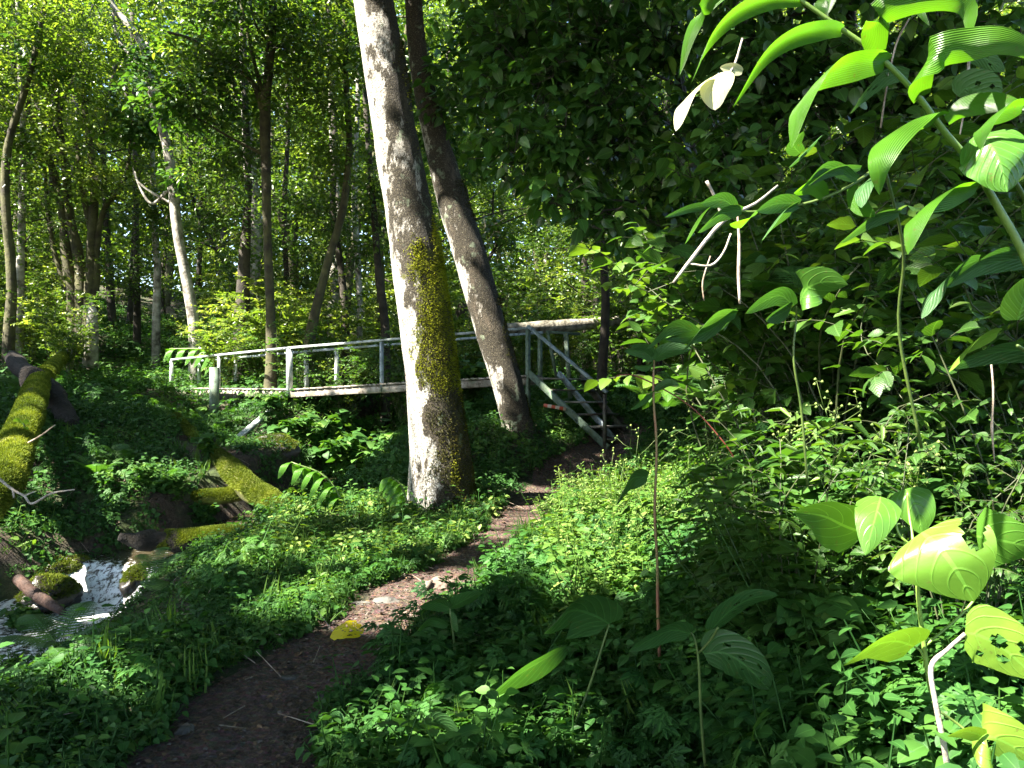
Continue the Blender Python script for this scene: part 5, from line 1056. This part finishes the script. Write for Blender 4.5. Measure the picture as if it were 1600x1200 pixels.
# branch with leaves crossing mid right
bp = thing("leafy_branch", "long thin green branch with pointed pale backed leaves reaching left above the pale stick", "branch", P(1400,250,2.0))
hstem(bp, [(1440,700,5,2.3),(1405,520,5,2.2),(1412,400,4.5,2.1),(1392,300,4.5,2.0),(1375,262,5,1.95),(1330,290,5,1.9),(1270,315,4.5,1.9),(1200,328,4,1.9),(1160,330,3,1.9),(1110,318,2,1.9)], "twig")
for L, w, s, ti, m in [([(1122,320),(1080,325),(1038,340)],14,(0,-.4,.9),.5,RG),([(1112,320),(1092,340),(1070,382)],18,(.5,-.4,.5),.7,R_),([(1160,328),(1125,335),(1090,364)],26,(.3,-.4,.8),.7,RG),([(1150,326),(1128,312),(1095,318)],26,(0,-.5,.8),.4,RG),
    ([(1180,330),(1165,345),(1140,350)],26,(.5,-.5,.5),.9,R_),([(1250,318),(1215,318),(1182,330)],30,(0,-.4,.9),.6,RG),([(1245,320),(1215,340),(1190,376)],36,(.4,-.5,.7),.7,RG),([(1290,308),(1270,290),(1240,302)],28,(.2,-.5,.8),.8,R_),
    ([(1340,280),(1290,262),(1248,300)],24,(.2,-.5,.8),.6,RG),([(1380,262),(1350,290),(1346,325)],34,(.7,-.5,.4),.5,RG),([(1405,332),(1360,345),(1312,380)],30,(.2,-.6,.7),.8,RG),([(1345,262),(1300,268),(1262,290)],18,(.2,-.6,.7),.5,RG),([(1330,290),(1342,320),(1368,338)],28,(.6,-.4,.4),.4,R_),
    ([(1250,240),(1240,225),(1256,205)],26,(.7,-.5,.3),.7,RG),([(1280,215),(1262,232),(1232,262)],28,(.4,-.6,.6),.6,RG),([(1090,520),(1050,510),(1010,545)],30,(.2,-.5,.7),.7,RG),([(1150,490),(1110,500),(1065,550)],34,(.3,-.5,.7),.8,RG),([(1150,485),(1100,520),(1038,530)],30,(.2,-.5,.7),.6,RG)]:
    d0 = 1.9 if L[0][1] < 450 else 2.6
    hero(bp, None, [(a, b_, d0-.04*i) for i, (a, b_) in enumerate(L)], w, s, m, pr_ov, cup=.25, tint=ti, nu=6, nv=12)
stick_g("pale_stick", "pale dead stick broken to a fork, slanting left in front of the dark thicket", [[(1052,442,4,2.7),(1080,405,6,2.7),(1130,345,7,2.7),(1180,318,5,2.75),(1215,290,3,2.8)],[(1130,345,4,2.7),(1118,310,5,2.68),(1104,283,5,2.66)],[(1078,412,3,2.7),(1110,415,4,2.7),(1130,395,3,2.7),(1142,365,3,2.7)]], PALE, "stick")
# dead leaf cluster, blown-out sunlight painted in as white
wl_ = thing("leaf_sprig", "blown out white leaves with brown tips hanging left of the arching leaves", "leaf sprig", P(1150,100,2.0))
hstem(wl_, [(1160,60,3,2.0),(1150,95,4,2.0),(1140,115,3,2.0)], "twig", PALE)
hero(wl_, None, [(1110,122,2.0),(1085,140,1.98),(1066,165,1.97),(1056,205,1.97)], 36, (.6,-.5,.5), G['sunwhite'], pr_ov, cup=.2, tint=1, holes=((.3,.4,.04),(-.2,.6,.04)))
hero(wl_, None, [(1132,112,2.0),(1122,125,1.98),(1116,142,1.97),(1118,172,1.97)], 50, (.85,-.3,.2), G['sunwhite'], pr_ov, cup=.15, tint=1)
hero(wl_, None, [(1160,112,2.0),(1145,108,2.0),(1125,105,2.0)], 18, (0,-.3,.9), G['sunwhite'], pr_ov, cup=.2, tint=1)
# heart leaved plant at the lower right
hp = thing("heart_leaved_plant", "plant with very large pale heart shaped leaves at lower right, one torn by insects", "plant", P(1465,1230,2.0))
hstem(hp, m=BARK['hstem'], L= [(1490,1260,12,2.0),(1480,1160,9,2.0),(1455,1080,8,2.0),(1440,980,7,2.0),(1432,900,6,2.0),(1428,855,5,2.0),(1420,800,4,2.05),(1418,770,3,2.05)])
hstem(hp, m=BARK['hstem'], L= [(1428,855,4,2.0),(1405,835,4,2.0),(1396,800,3,2.02),(1378,778,3,2.05)], name="leaf_stalk"); hstem(hp, m=BARK['hstem'], L= [(1445,1010,4,2.0),(1520,940,4,2.05),(1540,870,4,2.05),(1530,835,3,2.05)], name="leaf_stalk")
hstem(hp, m=BARK['hstem'], L= [(1428,855,4,2.0),(1380,838,3,2.05),(1346,830,3,2.1)], name="leaf_stalk"); hstem(hp, m=BARK['hstem'], L= [(1455,1060,4,2.0),(1440,1020,4,2.0),(1428,1010,3,2.0)], name="leaf_stalk")
hero(hp, "largest heart shaped leaf, torn at its right edge", [(1440,832,1.95),(1462,850,1.9),(1490,885,1.87),(1522,940,1.88)], 165, (.85,-.35,.45), H_, pr_heart, cup=.12, tint=.75, nu=22, nv=26, holes=((.75,.28,.13),(.62,.40,.10),(.95,.18,.12)), edge=.02)
hero(hp, "yellow green heart leaf standing upright", [(1376,776,2.05),(1370,800,2.0),(1362,830,1.98),(1352,868,1.97)], 66, (.98,-.15,.05), R_ if 0 else H_, pr_heart, cup=.2, tint=.55)
hero(hp, None, [(1348,832,2.1),(1320,822,2.08),(1285,806,2.06),(1240,800,2.06)], 92, (.1,-.45,.8), H_, pr_heart, cup=.12, tint=.35, nu=16, nv=22, edge=.05)
hero(hp, None, [(1415,764,2.15),(1425,780,2.13),(1436,805,2.12),(1440,836,2.12)], 66, (.95,-.2,.1), G['ribs'] if 0 else H_, pr_heart, cup=.15, tint=.5)
hero(hp, None, [(1526,838,2.05),(1550,842,2.0),(1590,850,1.96),(1640,862,1.94)], 96, (.05,-.5,.85), H_, pr_heart, cup=.12, tint=.5, nu=16)
hero(hp, "lone heart leaf low in the herbs, half in sun", [(1428,1010,2.0),(1400,1002,1.96),(1365,1010,1.93),(1318,1040,1.92)], 88, (.3,-.5,.75), H_, pr_heart, cup=.12, tint=.8, nu=16)
hp2 = thing("heart_leaved_plant", "pale stemmed plant at the right edge whose white lit leaves have large eaten holes", "plant", P(1478,1200,1.8))
hstem(hp2, [(1490,1260,9,1.85),(1474,1160,9,1.8),(1462,1100,8,1.8),(1455,1042,8,1.8),(1480,1015,6,1.8),(1508,990,6,1.78)], "stem", PALE)
hstem(hp2, [(1466,1110,4,1.8),(1495,1130,4,1.8),(1520,1150,3,1.78)], "leaf_stalk")
hero(hp2, "leaf with three large eaten holes", [(1508,988,1.78),(1535,995,1.76),(1570,1015,1.74),(1625,1065,1.72)], 104, (.5,-.5,.75), H_, pr_heart, cup=.12, tint=1, nu=20, nv=26, holes=((.1,.35,.10),(-.35,.55,.08),(.5,.60,.09),(-.6,.25,.05)), edge=.05)
hero(hp2, None, [(1518,1150,1.78),(1545,1150,1.74),(1580,1165,1.72),(1640,1200,1.7)], 96, (.4,-.5,.75), H_, pr_heart, cup=.12, tint=1, nu=16, holes=((-.3,.3,.08),))
hero(hp2, "small yellow leaf at the lower right edge", [(1535,1150,1.75),(1510,1143,1.74),(1480,1150,1.73)], 34, (.1,-.5,.8), H_, pr_heart, cup=.1, tint=1)
# large dark holed leaves centre right
dp_ = thing("rough_leaved_herb", "tall herb with two big dark rough holed leaves right of centre at the bottom", "herb", P(1085,1230,2.5))
hstem(dp_, [(1108,1260,5,2.5),(1096,1130,4.5,2.5),(1092,1040,4,2.5),(1086,1000,3,2.5),(1080,988,2,2.5)]); hstem(dp_, [(1092,1020,3,2.5),(1110,1000,3,2.48),(1122,980,3,2.46)], "leaf_stalk")
hero(dp_, None, [(1100,1022,2.5),(1130,1020,2.46),(1165,1040,2.43),(1202,1078,2.42)], 78, (.5,-.5,.7), RG, pr_ov, cup=.15, tint=.2, nu=18, nv=26, holes=((.2,.5,.035),(-.3,.6,.03),(.4,.3,.03),(-.2,.35,.025),(.5,.7,.03)), edge=.03)
hero(dp_, None, [(1110,985,2.5),(1140,955,2.46),(1175,935,2.44),(1216,930,2.44)], 46, (.2,-.5,.8), RG, pr_ov, cup=.15, tint=.2, nu=14, nv=24, holes=((.2,.5,.035),(-.4,.4,.03),(.4,.7,.03)), edge=.03)
hero(dp_, None, [(1078,990,2.5),(1050,985,2.46),(1015,1000,2.44),(982,1018,2.44)], 50, (.2,-.5,.8), RG, pr_ov, cup=.15, tint=.3, edge=.03)
for lab, base, lv in [("herb with two opposite rough leaves at the sunny edge of the path", (712,1080,4.0), [([(703,950),(682,942),(655,948)],34),([(703,950),(725,938),(752,925)],34),([(704,958),(708,975),(716,985)],28),([(700,978),(670,970),(640,1000)],26),([(690,1015),(665,1010),(638,1018)],24)]),
    ("herb with a huge upright dull green leaf in the lower centre", (880,1180,3.1), [([(952,975),(925,960),(890,955),(850,990)],120),([(885,1010),(850,1030),(800,1060),(762,1090)],92),([(878,1090),(860,1075),(840,1100)],34)]),
    ("small broad leaved herb at the bottom edge right of the path", (690,1180,3.1), [([(665,1140),(690,1130),(718,1150)],44),([(660,1140),(640,1128),(612,1122)],30),([(690,1170),(710,1160),(735,1178)],40),([(650,1160),(640,1175),(628,1195)],30)]),
    ("young herb with fresh yellow green leaves by the path", (600,1130,3.5), [([(590,1085),(605,1078),(625,1092)],22),([(588,1085),(575,1078),(562,1085)],20),([(590,1090),(580,1102),(570,1104)],20)]),
    ("small seedling herb on the dark path edge left", (510,1075,4.2), [([(512,1045),(502,1040),(495,1046)],12),([(512,1045),(522,1038),(530,1042)],12),([(512,1047),(513,1055),(506,1058)],12)]),
    ("small four leaved seedling on the path at the bottom", (520,1160,3.2), [([(516,1122),(504,1120),(494,1130)],16),([(516,1122),(530,1118),(540,1128)],16),([(516,1124),(515,1134),(500,1142)],16)])]:
    t = thing("broadleaf_herb", lab, "herb", P(*base)); top = lv[0][0][0]; d = base[2]
    hstem(t, [(base[0], base[1], 5 if d < 3.9 else 4, d), ((base[0]+top[0])/2+3, (base[1]+top[1])/2, 4, d), (top[0], top[1], 3, d)])
    for L, w in lv: hero(t, None, [(a, b_, d-.03*i) for i, (a, b_) in enumerate(L)], w, (.3, -.55, .7), RG, pr_ov, cup=.2, tint=float(rnd(.3, .8)), edge=.03, nu=8, nv=16)
# tall thin stem in front of the steps
ts = thing("tall_stem_plant", "tall thin upright stem, yellow green above and red below, in front of the bridge steps", "plant", P(1027,965,3.6))
hstem(ts, [(1034,1100,5,3.6),(1028,960,5.5,3.6),(1027,880,4.5,3.6),(1023,800,4.5,3.6),(1026,700,4,3.6),(1021,620,4,3.6),(1022,560,3,3.6)], "stem", BARK['red'])
hstem(ts, [(1150,720,1.5,3.5),(1130,690,2.2,3.5),(1085,640,2.2,3.55),(1040,610,2.2,3.6),(995,588,2.5,3.6),(968,586,2,3.6),(960,592,2,3.6)], "tendril", simple("red_tendril", (.10,.02,.012), .5, c2=(.16,.04,.02)))
for L, w in (([(1021,562),(1005,550),(975,548)],20),([(1021,562),(1045,548),(1080,545)],26),([(1021,566),(1010,575),(990,572)],12),([(1023,612),(1000,630),(985,640)],16),([(1023,610),(1045,598),(1062,602)],14),([(1022,565),(1012,545),(985,540)],18),([(1012,745),(985,750),(962,790)],44)):
    hero(ts, None, [(a, b_, 3.6-.03*i) for i, (a, b_) in enumerate(L)], w, (.2, -.5, .8), RG, pr_ov, cup=.2, tint=.75, nu=6, nv=12)
# heart leaf mid right
mh = thing("heart_leaved_vine", "vine with one rounded heart leaf lit at its lower rim in the right thicket", "vine", P(1245,600,2.5))
hstem(mh, [(1262,760,4,2.6),(1252,640,4,2.55),(1240,560,3.5,2.5),(1244,500,3,2.5),(1244,478,2.5,2.48)]); 
hero(mh, None, [(1250,470,2.5),(1262,450,2.45),(1290,440,2.42),(1325,445,2.4)], 66, (.1,-.55,.8), H_, pr_heart, cup=.1, tint=.25, nu=14, nv=18)
hero(mh, None, [(1240,478,2.5),(1220,462,2.47),(1195,470,2.45),(1165,490,2.45)], 34, (.1,-.55,.8), RG, pr_ov, cup=.15, tint=.5)
hero(mh, None, [(1236,480,2.5),(1220,490,2.47),(1196,500,2.45)], 34, (.1,-.55,.8), RG, pr_ov, cup=.15, tint=.4)
# arching little plant left of the thick trunk
for nm, lb, base, top, n, lw in [("arching_leafy_herb", "small arching herb with two rows of shiny leaves left of the thick trunk foot", (545,800,8.3), (455,722), 11, 14), ("arching_leafy_herb", "small leafy herb bunch close at the left foot of the thick trunk", (640,800,8.2), (610,745), 9, 13),
     ("arching_leafy_herb", "pale leafy sprig with drooping leaves on the bank by the bridge's left rail", (365,560,18.2), (265,545), 12, 13)]:
    t = thing(nm, lb, "herb", P(*base)); d = base[2]; a = np.array([base[0], base[1]], float); c = np.array(top, float); pth = [(base[0], base[1], 4, d), ((a[0]*.6+c[0]*.4), min(a[1], c[1])-4+(a[1]-c[1])*.35, 3, d), (c[0], c[1], 2, d)]
    hstem(t, pth); pts, _ = smooth_path(px3([(q[0], q[1], q[3]) for q in pth]), np.ones(3), 10)
    for k_ in range(n):
        f = .2+.8*k_/(n-1); p = pts[int(f*(len(pts)-1))]; s_ = 1 if k_ % 2 else -1; L = lw*2.9/F*d*(1.1-.4*f); b = MB()
        e = p+np.array([-.25, s_*.4, -.1])*L; f2 = p+np.array([-.45+.1*s_, s_*.6, -.85])*L; blade(b, [p, e, f2], lw/F*d, (.9, -.3, .2), pr_ov, cup=.2, nu=4, nv=8, tint=.7); b.build("leaf", R_, t, smooth=True)
# yellow skeleton leaf on the path
yl = thing("yellow_leaf", "bright yellow insect eaten leaf with long stalk fallen on the path", "leaf", gp(545,995,4.5,.05))
c0 = gp(520,992,4.45,.06); b = MB(); hl = [(rng.uniform(-.9, .9), rng.uniform(.05, .95), rng.uniform(.010, .035)) for _ in range(48)]
blade(b, [c0, c0+[.09, -.02, .025], c0+[.18, -.03, .0]], .20, (0, .97, .22), lambda v: sin(pi*min(1, v*.94+.06))**.4, cup=.1, nu=48, nv=48, tint=.6, holes=hl, edge=.12); b.build("blade", G['yellow'], yl, smooth=True)
b = MB(); b.tube([c0, c0+[-.06, .05, .05], c0+[-.12, .08, .11]], [.0025, .002, .0015], 5, 0); b.build("stalk", BARK['dry'], yl)
# sprig on the log
sg_ = thing("log_seedling", "tiny pale sunlit seedling growing on the mossy log", "seedling", P(38,688,9)); hstem(sg_, [(38,690,2,8.9),(38,668,2,8.85),(36,660,2,8.85)])
for L in ([(36,662),(28,656),(20,658)],[(36,662),(44,658),(46,664)],[(37,672),(30,674),(26,670)],[(37,672),(44,670),(46,676)]): hero(sg_, None, [(a, b_, 8.85) for a, b_ in L], 9, (0, -.5, .8), H_, pr_ov, tint=1, nu=4, nv=6)
# budded sprays over the sunny herbs right of the path
def spray(label, base, tip, seed, group="budded weed sprays right of the path"):
    t = thing("budded_weed", label, "weed", base, None); r = np.random.default_rng(seed); b = MB(); bb = MB(); base = np.array(base); tip = np.array(tip); pts, rr = smooth_path(np.array([base, (base+tip)/2+r.normal(size=3)*.03, tip]), np.array([.0035, .0025, .0015]), 4); b.tube(pts, rr, 5, 0)
    H = np.linalg.norm(tip-base); ends = []
    for k_ in range(10):
        i = r.integers(4, len(pts)); e = pts[i]+np.array([r.normal()*.11, r.normal()*.08, abs(r.normal())*.09+.02])*H*1.6; b.tube([pts[i], (pts[i]+e)/2+[0, 0, -.01], e], [.0016, .0013, .001], 4, 0)
        for _ in range(3):
            e2 = e+r.normal(size=3)*.022+[0, 0, .012]; b.tube([e, e2], [.001, .0008], 3, 0); ends.append(e2)
    ends = np.array(ends); n = len(ends); M = np.tile(np.eye(3), (n, 1, 1))*.015; bb.scatter((np.r_[ico[:5]*1.2, [[0, 0, -.5]]], np.array([(0,1,2,0),(0,2,3,0),(0,3,4,0),(0,4,1,0),(5,2,1,5),(5,3,2,5),(5,4,3,5),(5,1,4,5)])[:, :3], np.zeros((6, 2))), M, ends, r.random(n))
    lv = MB(); i = r.integers(0, len(pts), 6); lv.scatter(TLO, frames(r.normal(size=(6, 3))*[1, 1, .2], np.tile([0, 0, 1.0], (6, 1)), r.uniform(.05, .09, 6)), pts[i], r.random(6))
    b.merge(bb); b.build("stalk", [BARK['green'], G['bud']], t); lv.build("leaves", G['lob'], t)
sprays = [(880,870,6.6,862,800),(930,860,6.4,900,765),(960,880,6,950,730),(1000,870,5.8,985,700),(1040,880,5.4,1010,735),(850,830,7.5,845,790),(915,800,8,890,740),(1060,850,5.2,1075,740),(1160,850,4.2,1130,700),(1210,800,4.2,1190,660),(1300,760,3.6,1290,640),(1130,800,4.8,1100,650),(1450,800,3,1440,720),(760,880,6.8,752,850),(980,930,5.2,960,830),(1380,820,3.3,1400,700),(1240,760,4,1250,690)]
SL = ["nearest the path bend","with buds over the path","second of the sunny clump","tallest beside the steps foot","left of the tall stem","low beside the sunny path","in front of the steps","right of the tall stem","in the half shade below the thicket","under the red tendril","high in the dark thicket","beside the thicket ferns","above the heart shaped leaves","left of the path in sun","low over the shaded herbs","deep in the black gap","small in the thicket shade"]
for j, (bx, by_, d, tx, ty) in enumerate(sprays): spray("thin branching weed with tiny round buds, "+SL[j], P(bx, by_, d), P(tx, ty, d-.1), 40+j)
# saplings with big leaves on the left bank
for j, (px, py, d, s) in enumerate([(230,720,9.8,.35),(275,735,9.8,.4),(320,750,10,.4),(160,735,9.6,.3),(420,800,8.8,.35),(330,720,11,.45),(490,790,9,.4),(60,860,7.4,.35),(20,890,7.0,.35)]):
    p = gp(px, py, d); put('f', px, py, d, s, ["young broad leaved plant on the shaded left bank","broad leaved plant left of the forked log","broad leaved plant behind the forked log","small broad leaved plant deep on the left bank","broad leaved plant at the end of the forked log","bigger broad leaved plant under the diagonal brace","broad leaved plant left of the thick trunk foot","leafy plant above the dark wet boulder at the left edge","leafy plant at the left edge over the dead red log"][j])
